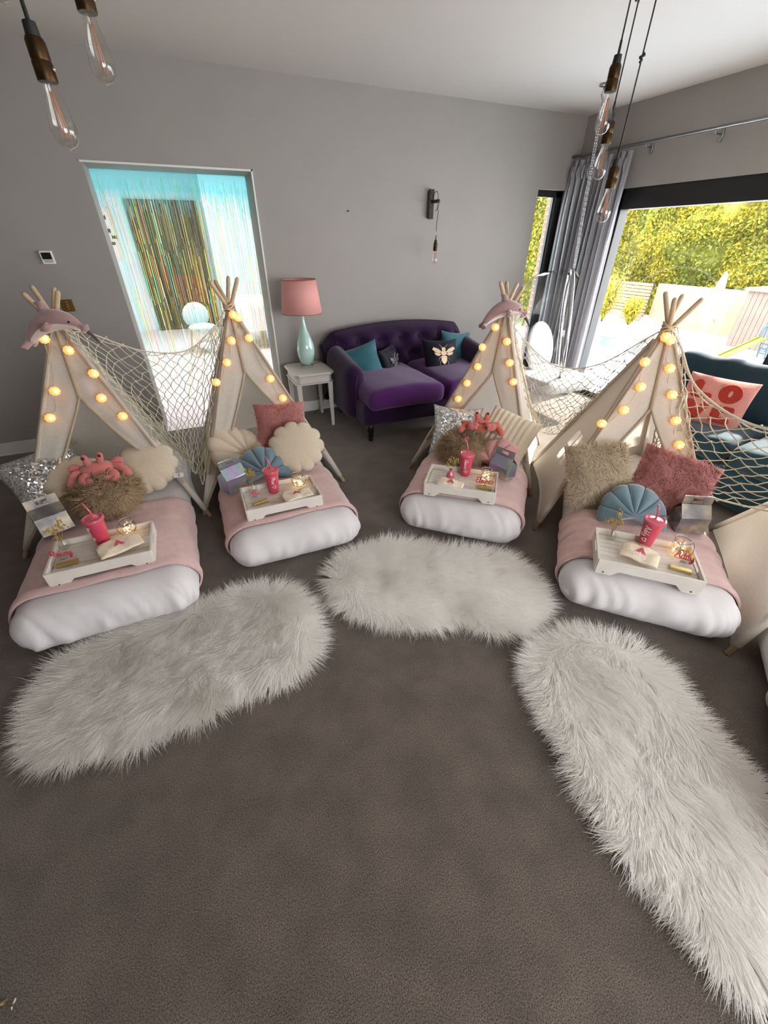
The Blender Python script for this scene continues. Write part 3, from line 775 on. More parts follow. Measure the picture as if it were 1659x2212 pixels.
bed(3, 'white mattress under the tray by the coral crab', (1.235, 1.675), -43, blanket=(.14, .72), blabel='dusty pink throw under the tray by the coral crab', foldk=3)
bed(4, 'white mattress under the tray by the cream fur cushion', (1.69, .70), -46, blanket=(.17, .66), w=.79, blabel='dusty pink throw under the tray by the cream fur cushion', foldk=4)
bed(5, 'white mattress with no tray, next to the long fur rug', (1.455, -.475), -54, blanket=(.1, .68), L_=1.15, w=.71, blabel='dusty pink throw on the mattress that has no tray', foldk=5)

# ------------------------------------------------------------------ fur
def strand_tint(name):
    """each strand has its own shade of the colour"""
    N = MAT[name].node_tree.nodes; L = MAT[name].node_tree.links; b = N['Principled BSDF']
    c = b.inputs['Base Color'].default_value[:]; a = N.new('ShaderNodeAttribute'); a.attribute_name = 'strand'
    mx = N.new('ShaderNodeMix'); mx.data_type = 'RGBA'; mx.blend_type = 'MULTIPLY'; mx.inputs[0].default_value = 1; mx.inputs[6].default_value = c
    L.new(a.outputs['Color'], mx.inputs[7]); L.new(mx.outputs[2], b.inputs['Base Color'])
    for n in N:
        if n.type == 'BSDF_TRANSLUCENT': L.new(mx.outputs[2], n.inputs[0])
for _n in ('fur_white', 'fur_cream', 'fur_tan', 'fur_pink'):
    mat(_n + '_strand', {'fur_white': (252, 248, 242), 'fur_cream': (238, 222, 196), 'fur_tan': (206, 178, 144), 'fur_pink': (232, 172, 166)}[_n], .85, transl=.2 if _n == 'fur_white' else .25, spec=.15); strand_tint(_n + '_strand')
def np_mesh(name, V, Q, m, parent=None, normals=None, strand=None):
    me = bpy.data.meshes.new(name); nV, nQ = len(V), len(Q)
    me.vertices.add(nV); me.vertices.foreach_set('co', np.asarray(V, np.float32).ravel())
    me.loops.add(nQ * 4); me.loops.foreach_set('vertex_index', np.asarray(Q, np.int32).ravel())
    me.polygons.add(nQ); me.polygons.foreach_set('loop_start', np.arange(0, nQ * 4, 4, dtype=np.int32))
    me.polygons.foreach_set('loop_total', np.full(nQ, 4, np.int32))
    me.polygons.foreach_set('use_smooth', np.ones(nQ, bool))
    me.update(calc_edges=True); me.validate()
    me.materials.append(MAT[m])
    if strand is not None:
        at = me.attributes.new('strand', 'FLOAT_COLOR', 'POINT'); c4 = np.ones((nV, 4), np.float32); c4[:, :3] = strand[:, None]; at.data.foreach_set('color', c4.ravel())
    if normals is not None: me.normals_split_custom_set_from_vertices(np.asarray(normals, np.float32).tolist())
    o = bpy.data.objects.new(name, me); COL.objects.link(o)
    if parent is not None: o.parent = parent
    return o
def fur(name, Pt, Nm, Dr, length, width, m, parent, lift=.45, droop=.5, seg=3, soft=.75, jl=.35, clump=None, vary=.35, twist=.9):
    """blades rooted at Pt, leaving along a blend of the normal and the combing direction Dr"""
    n = len(Pt); Nm = Nm / (np.linalg.norm(Nm, axis=1, keepdims=True) + 1e-9)
    Lg = length * (1 + jl * RNG.uniform(-1, 1, (n, 1)))
    Dt = Dr - Nm * np.sum(Dr * Nm, 1, keepdims=True); Dt = Dt / (np.linalg.norm(Dt, axis=1, keepdims=True) + 1e-9)
    a = lift * (1 + .4 * RNG.uniform(-1, 1, (n, 1)))
    d0 = Nm * a + Dt * np.sqrt(np.clip(1 - a * a, 0, 1)); cur = Pt.copy(); d = d0
    side = np.cross(d0, Nm); side = side / (np.linalg.norm(side, axis=1, keepdims=True) + 1e-9)
    tw = RNG.uniform(-twist, twist, (n, 1)); side = side * np.cos(tw) + Nm * np.sin(tw) * .6
    V = np.zeros((n, (seg + 1) * 2, 3)); NN = np.zeros_like(V)
    bend = RNG.normal(0, .22, (n, 3))
    for k in range(seg + 1):
        q = k / seg; w = width * (1 - q) ** .8 + width * .08
        V[:, 2 * k] = cur - side * w / 2; V[:, 2 * k + 1] = cur + side * w / 2
        nn = Nm * soft + np.cross(side, d) * (1 - soft) * np.sign(np.sum(np.cross(side, d) * Nm, 1, keepdims=True) + 1e-9) + side * 0
        nn = nn / (np.linalg.norm(nn, axis=1, keepdims=True) + 1e-9)
        NN[:, 2 * k] = nn - side * .35; NN[:, 2 * k + 1] = nn + side * .35
        d = d - Nm * a * droop / seg * 1.6 + bend / seg
        d = d / np.linalg.norm(d, axis=1, keepdims=True)
        cur = cur + d * Lg / seg
        if clump is not None: cur = cur + clump * ((k + 1.0) / seg) ** 1.5 / seg
    V = V.reshape(-1, 3); NN = NN.reshape(-1, 3); NN /= np.linalg.norm(NN, axis=1, keepdims=True)
    base = (np.arange(n) * (seg + 1) * 2)[:, None]
    Q = np.concatenate([base + np.array([2 * k, 2 * k + 1, 2 * k + 3, 2 * k + 2]) for k in range(seg)], 0)
    tint = 1 - vary * RNG.random(n) ** 1.5
    if clump is not None: tint = tint * (1 - vary * .6 * (np.sin(np.sum(np.round(clump, 4), 1) * 7777) * .5 + .5) * 0)
    o = np_mesh(name, V, Q, m + '_strand', parent, NN, np.repeat(tint, (seg + 1) * 2)); o['kind'] = 'stuff'
    return o
def in_poly(x, y, poly):
    ins = np.zeros(len(x), bool); n = len(poly); j = n - 1
    for i in range(n):
        xi, yi = poly[i]; xj, yj = poly[j]
        c = ((yi > y) != (yj > y)) & (x < (xj - xi) * (y - yi) / (yj - yi + 1e-12) + xi); ins ^= c; j = i
    return ins
def vnoise(x, y, s, o=0.0):
    return np.array([noise.noise(Vector((a * s + o, b * s - o, o))) for a, b in zip(x, y)])
def rug(label, px, n, comb, length=.078, width=.0030, rays=None, extra=None):
    pts = np.array([P(u, v)[:2] for u, v in px]) if extra is None else np.array(extra)
    C = pts.mean(0); pts = C + (pts - C) * .955
    poly = np.array(cat_rom([p for p in pts], 5, closed=True))
    t = thing('fur_rug', label, 'rug', (C[0], C[1], 0), 0, 'white fur rugs on the carpet')
    b = MB(); m = len(poly); lp = poly - C
    b.add([(x, y, .004) for x, y in lp] + [(x * .97, y * .97, .016) for x, y in lp] + [(0, 0, .02)],
          [(i, (i + 1) % m, m + (i + 1) % m, m + i) for i in range(m)] + [(m + i, m + (i + 1) % m, 2 * m) for i in range(m)])
    b.build('backing', 'fur_white', t)
    lo, hi = lp.min(0), lp.max(0); A = np.zeros((0, 2))
    while len(A) < n:
        c = RNG.uniform(lo, hi, (n, 2)); A = np.concatenate([A, c[in_poly(c[:, 0], c[:, 1], lp)]])
    A = A[:n]; x, y = A[:, 0], A[:, 1]
    # clumps: pull tips of neighbours the same way
    n1 = vnoise(x, y, 5, 3.3); n2 = vnoise(x, y, 14, 9.1); n3 = vnoise(x, y, 40, 5.2)
    ang = comb + n1 * 1.1 + n2 * .7 + n3 * .6
    # towards the rim the pile falls outwards
    D = np.stack([np.cos(ang), np.sin(ang), np.zeros(n)], 1)
    dist = np.full(n, 9.0); out = np.zeros((n, 2))
    for i in range(m):
        v = A - lp[i]; dd = np.hypot(v[:, 0], v[:, 1]); k = dd < dist
        dist[k] = dd[k]; e = lp[(i + 1) % m] - lp[(i - 1) % m]; nn = np.array([e[1], -e[0]]); nn /= np.linalg.norm(nn)
        if np.dot(nn, lp[i]) < 0: nn = -nn
        out[k] = nn
    wgt = np.clip(1 - dist / .085, 0, 1)[:, None] * .9
    D[:, :2] = D[:, :2] * (1 - wgt) + out * wgt
    N_ = np.zeros((n, 3)); N_[:, 2] = 1; N_[:, 0] = n2 * .35; N_[:, 1] = n1 * .35
    Z = .010 + .012 * np.clip(dist / .08, 0, 1) + .008 * n1
    cs = .017; ci = np.floor(A / cs + n2[:, None] * 1.5); hsh = np.stack([np.sin(ci[:, 0] * 12.9898 + ci[:, 1] * 78.233) * 43758.5, np.sin(ci[:, 0] * 39.3 + ci[:, 1] * 11.1) * 24634.6], 1)
    ctr = (ci - n2[:, None] * 1.5 + .5 + .6 * (hsh - np.floor(hsh) - .5)) * cs
    cl_ = np.zeros((n, 3)); cl_[:, :2] = (ctr - A) * 1.3 + (hsh - np.floor(hsh) - .5) * .016; cl_[:, 2] = (hsh[:, 0] - np.floor(hsh[:, 0]) - .4) * .012
    fur('pile', np.stack([x, y, Z], 1), N_, D, length * (1 + .35 * wgt), width, 'fur_white', t, lift=.32, droop=.55, soft=.85, clump=cl_, vary=.06, twist=.2)
R1 = [(65, 1600), (90, 1500), (130, 1440), (220, 1390), (330, 1340), (430, 1315), (500, 1295), (560, 1275), (620, 1275), (665, 1310), (685, 1360), (675, 1420), (620, 1460), (560, 1480), (500, 1500), (470, 1530), (420, 1555), (350, 1565), (300, 1610), (200, 1615), (120, 1645)]
R2 = [(710, 1250), (760, 1195), (860, 1175), (940, 1190), (1040, 1195), (1120, 1220), (1160, 1270), (1178, 1310), (1150, 1350), (1070, 1370), (1000, 1340), (920, 1355), (830, 1345), (760, 1325), (725, 1295)]
R3 = [(1140, 1420), (1200, 1375), (1280, 1370), (1350, 1395), (1420, 1450), (1460, 1510), (1530, 1590), (1600, 1680), (1659, 1740), (1700, 1850), (1700, 2060), (1659, 2165), (1590, 2130), (1520, 2050), (1460, 1960), (1400, 1890), (1350, 1850), (1330, 1790), (1260, 1700), (1235, 1640), (1190, 1560), (1160, 1500)]
rug('white shaggy fur rug in front of the bed of the pink crab', R1, 52000, -2.4)
rug('white shaggy fur rug in front of the bed of the coral crab', R2, 44000, -.75)
rug('long narrow white shaggy fur rug beside the mattress that has no tray', R3, 60000, -2.2, length=.07)

# ------------------------------------------------------------------ cushions (local X width, Z height, -Y front; origin at the bottom edge)
def sq_fn(w, h, t, pinch=.08):
    def fn(a, b, s_):
        e = (1 - abs(a) ** 3.2) * (1 - abs(b) ** 3.2); th = t / 2 * max(0, e) ** .55
        x = w / 2 * a * (1 - pinch * (1 - b * b)); z = h / 2 * b * (1 - pinch * (1 - a * a)) + h / 2
        return x, s_ * th, z
    return fn
def sq_cushion(name, m, w, h, t, pinch=.08, rib=None, crump=.008, seed=0, parent=None, res=34):
    f = sq_fn(w, h, t, pinch); M = MB()
    for s_ in (-1, 1):
        def g(u, v):
            a, b = 2 * u - 1, 2 * v - 1; a = math.sin(a * PI / 2) * .5 + a * .5; b = math.sin(b * PI / 2) * .5 + b * .5
            x, y, z = f(a, b, s_)
            k = min(1, abs(y) / (t * .2))
            y += s_ * crump * nz((x * 9, z * 9, seed + s_), 1) * k
            if rib: y += s_ * .011 * abs(math.sin(rib * PI * (a + 1) / 2)) * k
            return (x, y, z)
        M.grid(res * (2 if rib else 1), res, g, flip=(s_ > 0))
    return M.build(name, m, parent, weld=True)
def sample_sq(w, h, t, n, pinch):
    f = sq_fn(w, h, t, pinch); Pt, Nm = [], []
    c = Vector((0, 0, h / 2))
    ab = RNG.uniform(-.97, .97, (n, 2)); sg = np.where(RNG.random(n) < .72, -1, 1)
    for (a, b), s_ in zip(ab, sg):
        p = np.array(f(a, b, s_)); e = 1e-3
        pa = np.array(f(a + e, b, s_)) - p; pb = np.array(f(a, b + e, s_)) - p
        nn = np.cross(pa, pb) * -s_
        Pt.append(p); Nm.append(-nn if np.dot(nn, [0, s_, 0]) < 0 else nn)
    return np.array(Pt), np.array(Nm)
def fur_cushion(label, m, w, h, t, n, length, width, loc, yaw, tilt, roll=0, pinch=.07, group=None, dirn=(0, 0, -1), lift=.55, cat='cushion'):
    th = thing('fur_cushion', label, cat, group=group); placec(th, loc, yaw, tilt, roll, h)
    sq_cushion('cover', m, w, h, t, pinch, parent=th)
    Pt, Nm = sample_sq(w, h, t, n, pinch)
    D = np.tile(np.array(dirn, float), (n, 1)) + RNG.normal(0, .45, (n, 3))
    q = np.array([[nz((p[0] * 8, p[2] * 8, 1), 1), 0, nz((p[0] * 8, p[2] * 8, 7), 1)] for p in Pt]); D = D + q * 1.6
    cq = np.array([[nz(p, 60, 2), nz(p, 60, 4), nz(p, 60, 6)] for p in Pt]) * length * .9
    fur('pile', Pt, Nm, D, length, width, m, th, lift=.75, droop=.35, seg=3, soft=.25, clump=cq, vary=.4)
    return th
def shell_cushion(label, m, w, h, t, lobes, loc, yaw, tilt, roll=0, seams=None, group=None, ribs=True, scal=.05, name='shell_cushion', tagm=False, full=False):
    """scallop shell: fan of lobes springing from the bottom middle (full=True: petals all the way round)"""
    th = thing(name, label, 'cushion', group=group); placec(th, loc, yaw, tilt, roll, h)
    M = MB(); na, nr = lobes * 10 + 1, 16
    a0, a1 = (-.30, PI + .30)
    if full: a0, a1 = -PI * .5, PI * 1.5
    def edge(q):
        a = a0 + (a1 - a0) * q; ph = q * lobes
        return a, scal * (abs(math.sin(ph * PI)) ** .6 - .6)
    def pt(q, r, s_):
        a, e = edge(q); rr = r * (1 + e * (r ** 3 if not ribs else 1))
        if full: x = w / 2 * rr * math.cos(a); z = h / 2 + h / 2 * rr * math.sin(a)
        else: x = w / 2 * rr * math.cos(a); z = h * .20 + h * .80 * rr * math.sin(a)
        lob = abs(math.sin(q * lobes * PI)) ** .55 if ribs else 1
        y = s_ * t / 2 * (max(0, 1 - r ** 2.6) ** .5) * (.62 + .38 * lob * min(1, r * 2.2) + .38 * (1 - min(1, r * 2.2)))
        return (x, y, z if full else max(z, .0))
    for s_ in (-1, 1): M.grid(na, nr, lambda u, v: pt(u, v ** .8, s_), flip=(s_ < 0))
    # close the straight bottom side
    nb = 1 if full else 12
    def bot(u, v):
        if u < .5: p0 = pt(0.0, (1 - u * 2) ** 1.0, -1); p1 = pt(0.0, (1 - u * 2), 1)
        else: p0 = pt(1.0, (u * 2 - 1), -1); p1 = pt(1.0, (u * 2 - 1), 1)
        return lerp(p0, p1, v)
    M.grid(2 * nb + 1, 5, bot)
    M.build('cover', m, th, weld=True)
    if seams:
        for k in range(1, lobes):
            q = k / lobes
            MB().tube([Vector(pt(q, r, -1)) + Vector((0, -.002, 0)) for r in np.linspace(.12, .985, 14)], .0026, 6).build('seam', seams, th)
    if tagm:
        MB().box((w * .47, -.02, h * .12), (.06, .003, .03), M=Matrix.Rotation(.2, 3, 'Y')).build('care_tag', 'plastic_white', th, smooth=False)
        MB().box((w * .475, -.022, h * .12), (.006, .002, .018), M=Matrix.Rotation(.2, 3, 'Y')).build('tag_print', 'grey_rod', th, smooth=False)
    return th

def fur_ball(label, loc, r=.165, n=11000, yaw=0):
    t = thing('furry_ball', label, 'cushion', loc, 0, 'tan furry balls')
    MB().ell((0, 0, r * .62), (r * .92, r * .92, r * .60), 24, 14).build('core', 'fur_tan', t)
    g = RNG.normal(0, 1, (n, 3)); g /= np.linalg.norm(g, axis=1, keepdims=True); g[:, 2] = np.where(g[:, 2] < -.75, -g[:, 2], g[:, 2])
    Pt = g * np.array([r * .92, r * .92, r * .60]) + np.array([0, 0, r * .62])
    D = np.array([0, 0, -1.0]) + RNG.normal(0, .35, (n, 3)) + np.array([[nz(p, 11, 1), nz(p, 11, 5), nz(p, 11, 9)] for p in g * .5]) * 2.2
    cq = np.array([[nz(p, 42, 2), nz(p, 42, 4), nz(p, 42, 6)] for p in Pt]) * .05
    fur('pile', Pt, g, D, .062, .0046, 'fur_tan', t, lift=.78, droop=.6, seg=3, soft=.15, clump=cq, vary=.5)
def crab(label, loc, yaw, tilt, m, m2, sc=1.0, droopy=False, smile=True):
    t = thing('crab_plush', label, 'soft toy', group=None); place(t, loc, yaw, tilt); t.scale = (sc, sc, sc)
    MB().ell((0, 0, .055), (.115, .075, .058), 28, 16).build('body', m, t)
    for s_ in (-1, 1):
        e = MB().tube([(s_ * .035, -.015, .10), (s_ * .045, -.022, .135), (s_ * .05, -.026, .165), (s_ * .052, -.028, .182)], [.022, .024, .024, .012], 12).build('eye_stalk', m, t)
        MB().ell((s_ * .052, -.052, .165), (.010, .006, .011), 12, 8).build('eye', 'black_gloss', e)
        # front claw
        cz = -.01 if droopy else .02
        c = MB().tube(cat_rom([(s_ * .07, -.045, .04), (s_ * .10, -.085, cz + .02), (s_ * .085, -.115, cz), (s_ * .05, -.13, cz - .004)], 5), [.020 + .018 * math.sin(PI * min(1, .15 + k / 15)) for k in range(16)], 12).build('claw', m2, t)
        MB().tube(cat_rom([(s_ * .085, -.10, cz + .012), (s_ * .06, -.125, cz + .024), (s_ * .035, -.132, cz + .018)], 5), [.020, .02, .021, .021, .021, .020, .019, .017, .015, .012, .006], 10).build('pincer', m2, c)
        MB().tube(cat_rom([(s_ * .095, .0, .05), (s_ * .15, -.02, .045), (s_ * .185, -.05, .0), (s_ * .19, -.06, -.03)], 5), [.024 + .006 * math.sin(PI * k / 15) for k in range(16)], 12).build('leg', m, t)
        MB().tube(cat_rom([(s_ * .09, .03, .05), (s_ * .14, .04, .075), (s_ * .18, .03, .07)], 5), [.020 + .010 * math.sin(PI * k / 10) for k in range(11)], 12).build('leg', m, t)
    if smile:
        MB().tube([(x, -.0755 * math.sqrt(max(0, 1 - (x / .115) ** 2 - ((.062 + (x * x) * 14 - .0) - .055) ** 2 / .058 ** 2)) - .002, .062 + x * x * 14) for x in np.linspace(-.034, .034, 13)], .0024, 6).build('smile', 'dark_red', t)
# bed 1
o = sq_cushion('sequin_cushion', 'sequin', .44, .44, .15, .14, crump=.014, seed=4); placec(o, P(110, 1035, .40), 14, 48, -14, .44)
tag(o, 'silver sequin cushion leaning beside the pink crab', 'cushion', 'silver sequin cushions')
shell_cushion('cream teddy scallop cushion half hidden behind the pink crab', 'teddy', .36, .36, .13, 11, P(172, 1045, .37), 10, 52, 12, ribs=False, scal=.14, group='cream scallop cushions', full=True)
shell_cushion('cream teddy scallop cushion with a white care tag', 'teddy', .37, .36, .14, 11, P(316, 1008, .38), -12, 50, -14, ribs=False, scal=.14, group='cream scallop cushions', tagm=True, full=True)
fur_ball('tan long-haired furry ball under the pink crab', P(240, 1108, BT) + (0, .05, 0), .185)
crab('pink knitted crab toy flopped over a tan furry ball', P(216, 1026, .455), 6, 4, 'knit_pink', 'knit_pink', .76, droopy=True, smile=False)
# bed 2
shell_cushion('cream teddy shell cushion with long seams, leaning in the teepee before the doorway', 'teddy', .40, .38, .15, 7, P(508, 970, .38), 20, 46, -22, seams='teddy', scal=.07, group='cream scallop cushions')
fur_cushion('small square pink fur cushion in the teepee before the doorway', 'fur_pink', .36, .34, .13, 6500, .024, .0045, P(608, 922, .47), -8, 26, 2, group='pink fur cushions')
shell_cushion('plain cream teddy scallop cushion without a tag, beside a blue shell', 'teddy', .37, .36, .14, 11, P(640, 966, .40), -16, 42, -10, ribs=False, scal=.14, group='cream scallop cushions', full=True)
shell_cushion('blue velvet shell cushion between two cream teddy cushions', 'velvet_blue', .36, .25, .12, 7, P(566, 1003, .34), 2, 44, 2, seams='seam', scal=.05, group='blue velvet shell cushions')
# bed 3
o = sq_cushion('sequin_cushion', 'sequin', .38, .38, .13, .12, crump=.012, seed=9); placec(o, P(985, 930, .40), -32, 36, 2, .38)
tag(o, 'silver sequin cushion leaning behind the coral crab', 'cushion', 'silver sequin cushions')
o = sq_cushion('ribbed_cushion', 'rib_fur', .38, .38, .12, .04, rib=9, crump=.006, seed=3); placec(o, P(1092, 945, .40), -52, 40, 14, .38)
tag(o, 'cream ribbed plush cushion with broad raised stripes', 'cushion')
fur_ball('tan long-haired furry ball under the coral crab', P(994, 1000, BT) + (.03, .03, 0), .16)
crab('coral crab toy with a stitched smile on a tan furry ball', P(1038, 932, .455), -34, 30, 'knit_coral', 'knit_pink', .74)
shell_cushion('dusty rose velvet shell cushion beside the coral crab', 'velvet_rose', .32, .26, .12, 6, P(1078, 985, .34), -58, 46, 24, seams='velvet_rose', scal=.05)
# bed 4
fur_cushion('large square cream long-fur cushion beside a blue shell', 'fur_cream', .38, .38, .14, 10000, .042, .0042, P(1290, 1025, .41), -26, 36, -4, group=None)
fur_cushion('large square pink fur cushion beside the cream fur cushion', 'fur_pink', .42, .38, .14, 9500, .026, .0045, P(1448, 1045, .41), -50, 44, 12, group='pink fur cushions')
shell_cushion('blue grey velvet shell cushion between the cream and pink fur cushions', 'velvet_blue', .36, .25, .11, 7, P(1368, 1092, .34), -40, 42, 2, seams='seam', scal=.04, group='blue velvet shell cushions')

# ------------------------------------------------------------------ handwriting (single strokes in a unit box)
GL = {
 'P': (.62, [[(.12, 0), (.14, .5), (.16, 1.0)], [(.02, .85), (.2, 1.02), (.5, .98), (.6, .75), (.42, .52), (.16, .5)]]),
 'e': (.46, [[(.02, .22), (.25, .26), (.38, .36), (.3, .5), (.14, .46), (.06, .24), (.16, .03), (.34, .02), (.46, .14)]]),
 'n': (.52, [[(.04, .46), (.08, .2), (.08, 0), (.12, .3), (.26, .48), (.36, .4), (.36, .1), (.42, .02), (.52, .1)]]),
 'y': (.50, [[(.04, .46), (.06, .2), (.16, .06), (.3, .14), (.38, .46)], [(.38, .46), (.36, .0), (.28, -.36), (.14, -.42), (.1, -.26), (.3, -.08), (.5, .08)]]),
 'M': (.82, [[(.02, 0), (.12, .5), (.2, 1.0), (.34, .5), (.42, .2), (.56, .6), (.66, 1.0), (.72, .4), (.82, 0)]]),
 'a': (.50, [[(.36, .40), (.2, .48), (.06, .3), (.08, .06), (.22, .02), (.36, .24), (.38, .44), (.36, .12), (.5, .04)]]),
 'E': (.60, [[(.56, .9), (.36, 1.02), (.14, .88), (.2, .6), (.42, .54), (.2, .5), (.04, .3), (.12, .04), (.36, -.02), (.6, .14)]]),
 'l': (.32, [[(.02, .06), (.2, .5), (.26, .92), (.16, 1.0), (.1, .7), (.1, .2), (.18, .0), (.32, .1)]]),
 'o': (.46, [[(.24, .48), (.08, .36), (.08, .1), (.24, .01), (.38, .16), (.36, .38), (.24, .48), (.34, .4), (.46, .42)]]),
 'r': (.38, [[(.04, .3), (.12, .52), (.16, .42), (.3, .44), (.26, .2), (.28, .04), (.38, .06)]]),
 'A': (.72, [[(.0, .02), (.14, .2), (.34, .8), (.44, 1.02), (.5, .6), (.58, .1), (.72, .04)], [(.14, .38), (.36, .42), (.6, .38)]]),
 'd': (.52, [[(.36, .40), (.2, .48), (.06, .3), (.08, .06), (.22, .02), (.36, .24), (.44, 1.0)], [(.44, 1.0), (.38, .3), (.40, .06), (.52, .04)]]),
 ' ': (.3, []),
 '<': (.8, [[(.4, .0), (.1, .42), (.06, .7), (.22, .84), (.4, .62), (.58, .84), (.74, .7), (.7, .42), (.4, .0)]]),
}
def strokes(txt, h):
    x = 0; out = []
    for ch in txt:
        w, st_ = GL[ch]
        for s_ in st_: out.append([((p[0] + x) * h, p[1] * h) for p in cat_rom(s_, 5)])
        x += w
    return out, x * h
def write(name, txt, h, fn, r, m, parent, flat=None):
    """fn(x along, y up) -> point; the word is centred on x = 0"""
    ss, w = strokes(txt, h); b = MB()
    for s_ in ss: b.tube([fn(x - w / 2, y) for x, y in s_], r, 6)
    return b.build(name, m, parent)

# ------------------------------------------------------------------ bed trays and what stands on them
TZ = BT + .018
TF = TZ + .042     # inner floor of a tray
TR = {}
def tray(key, name, c, yaw, w=.44, d=.275):
    t = thing('bed_tray', f'white wooden bed tray with slatted floor {WH[name]}', 'tray', (c[0], c[1], TZ), math.radians(yaw))
    TR[key] = (np.array([c[0], c[1], 0]), math.radians(yaw))
    n = 7; pd = (d - .02) / n
    for k in range(n):
        MB().box((0, -d / 2 + .01 + pd * (k + .5), .038), (w - .016, pd - .0025, .008)).build('plank', 'tray_white', t, smooth=False, bevel=.001)
    H0, H1 = .020, .074
    for s_, nm in ((-1, 'front_rail'), (1, 'back_rail')):
        # rail with a shaped foot line below
        poly = [(-w / 2, -.010), (-w / 2 + .07, -.010), (-w / 2 + .10, .020), (w / 2 - .10, .020), (w / 2 - .07, -.010), (w / 2, -.010), (w / 2, H1), (-w / 2, H1)]
        MB().prism(poly, .010, c=(0, s_ * d / 2, 0)).build(nm, 'tray_white', t, smooth=False, bevel=.0015)
        for q in (-1, 1): MB().ell((q * (w / 2 - .035), s_ * (d / 2 + .006), .004), (.004, .003, .004), 8, 6).build('screw', 'wire', t)
    for s_ in (-1, 1):
        b = MB(); x = s_ * w / 2
        # end board with a hand hole
        b.box((x, 0, .022), (.010, d, .044)); b.box((x, 0, .068), (.010, d, .012))
        for q in (-1, 1): b.box((x, q * (d / 2 - (d / 2 - .045) / 2), .053), (.010, d / 2 - .045, .018))
        b.build('end_board', 'tray_white', t, smooth=False)
    return t
def TL(key, x, y, z):
    c, a = TR[key]; return np.array([c[0] + x * math.cos(a) - y * math.sin(a), c[1] + x * math.sin(a) + y * math.cos(a), z])
tray(1, 'Penny', (-.644, 2.025), 0); tray(2, 'Mae', (.286, 2.188), -1); tray(3, 'Eleanor', (1.396, 1.879), -40); tray(4, 'Addy', (1.808, .87), -45.5)

def cup(name, px, text_yaw, lean=(0, 0), heart=True, text=None, plain=False):
    p = P(px[0], px[1], TF + .002)
    t = thing('tumbler', f'pink tumbler with lid and straw on the tray {WH[name]}', 'tumbler', p)
    t.rotation_euler = (lean[0], lean[1], 0)
    rb, rt, h = .031, .046, .150
    MB().lathe([(rb * .9, 0), (rb, .004), (rt, h), (rt - .003, h), (rb - .003, .006)], 36, capt=True).build('body', 'cup_pink', t, angle=40)
    l = MB().lathe([(rt - .002, h - .008), (rt + .004, h - .006), (rt + .005, h), (rt + .003, h + .006), (rt - .004, h + .008), (rt - .008, h + .004), (.012, h + .004), (.006, h + .006)], 36).build('lid', 'lid_pink', t, angle=40)
    MB().tube([(.012, 0, h - .1), (.002, .004, h + .04), (-.014, .008, h + .09)], .0045, 10).build('straw', 'lid_pink', t)
    tx = (text or name) + (' <' if heart else '')
    def fn(x, y):
        zz = h * .54 - x; rr = rb + (rt - rb) * zz / h + .0006; a = text_yaw - (y - .010) / rr * -1
        return (rr * math.cos(a), rr * math.sin(a), zz)
    write('lettering', tx, .028 if len(tx) < 7 else .023, fn, .0011, 'white_print', t)
    return t
def view_yaw(p): return math.atan2(-p[1], -p[0])
for nm, px, off, lean in (('Penny', (225, 1172), -1.15, (0, 0)), ('Mae', (592, 1062), .12, (0, 0)), ('Eleanor', (1004, 1025), .0, (0, 0)), ('Addy', (1392, 1175), -.4, (0, .0))):
    cup(nm, px, view_yaw(P(*px, TF)) + off, lean)
# heart on the Eleanor straw
p = P(1004, 1025, TF + .002)
o = bpy.data.objects.new('straw_topper', None)
def heart_pts(s_): return [(s_ * .8 * (16 * math.sin(a) ** 3) / 16, 0, s_ * (13 * math.cos(a) - 5 * math.cos(2 * a) - 2 * math.cos(3 * a) - math.cos(4 * a)) / 16) for a in np.linspace(0, 2 * PI, 24, endpoint=False)]
for tt in [x for x in COL.objects if x.get('label', '').startswith('pink tumbler with lid and straw on the tray by the coral crab')]:
    h_ = MB().tube(heart_pts(.013), .003, 6, closed=True).build('straw_topper', 'lid_pink', tt); h_.location = (-.014, .008, .255); h_.rotation_euler = (0, 0, -.8)
bpy.data.objects.remove(o)

def jar(name, px, sc=1.0):
    p = P(px[0], px[1], TF + .002)
    t = thing('fairy_light_jar', f'small glass jar of fairy lights on the tray {WH[name]}', 'jar', p)
    MB().lathe([(.0, .002), (.030 * sc, .002), (.036 * sc, .012), (.037 * sc, .055 * sc), (.031 * sc, .072 * sc), (.031 * sc, .082 * sc), (.033 * sc, .086 * sc)], 28, capb=False, capt=False).build('glass', 'clear_glass', t)
    MB().tube([(.0325 * sc * math.cos(a), .0325 * sc * math.sin(a), .086 * sc) for a in np.linspace(0, 2 * PI, 28, endpoint=False)], .0026, 6, closed=True).build('rim', 'acrylic', t)
    MB().tube(cat_rom([(-.035 * sc, -.003, .074 * sc), (-.044 * sc, -.03, .06 * sc), (-.02 * sc, -.05 * sc, .03 * sc), (.02 * sc, -.05 * sc, .03 * sc), (.044 * sc, -.03, .06 * sc), (.035 * sc, -.003, .074 * sc)], 5), .0013, 6).tube([(.034 * sc * math.cos(a), .034 * sc * math.sin(a), .075 * sc) for a in np.linspace(0, 2 * PI, 20, endpoint=False)], .0012, 5, closed=True).build('wire_handle', 'wire', t)
    b = MB(); rr = random.Random(hash(name) % 97); pts = []
    for k in range(20):
        a = rr.uniform(0, 6.28); r = .026 * sc * math.sqrt(rr.random()); z = rr.uniform(.008, .055 * sc); q = (r * math.cos(a), r * math.sin(a), z); pts.append(q)
        b.ell(q, (.0026,) * 3, 6, 5)
    f = b.build('fairy_bulbs', 'led', t); f['kind'] = 'stuff'
    MB().tube(cat_rom(pts, 4), .0005, 4).build('fairy_wire', 'brass', t)
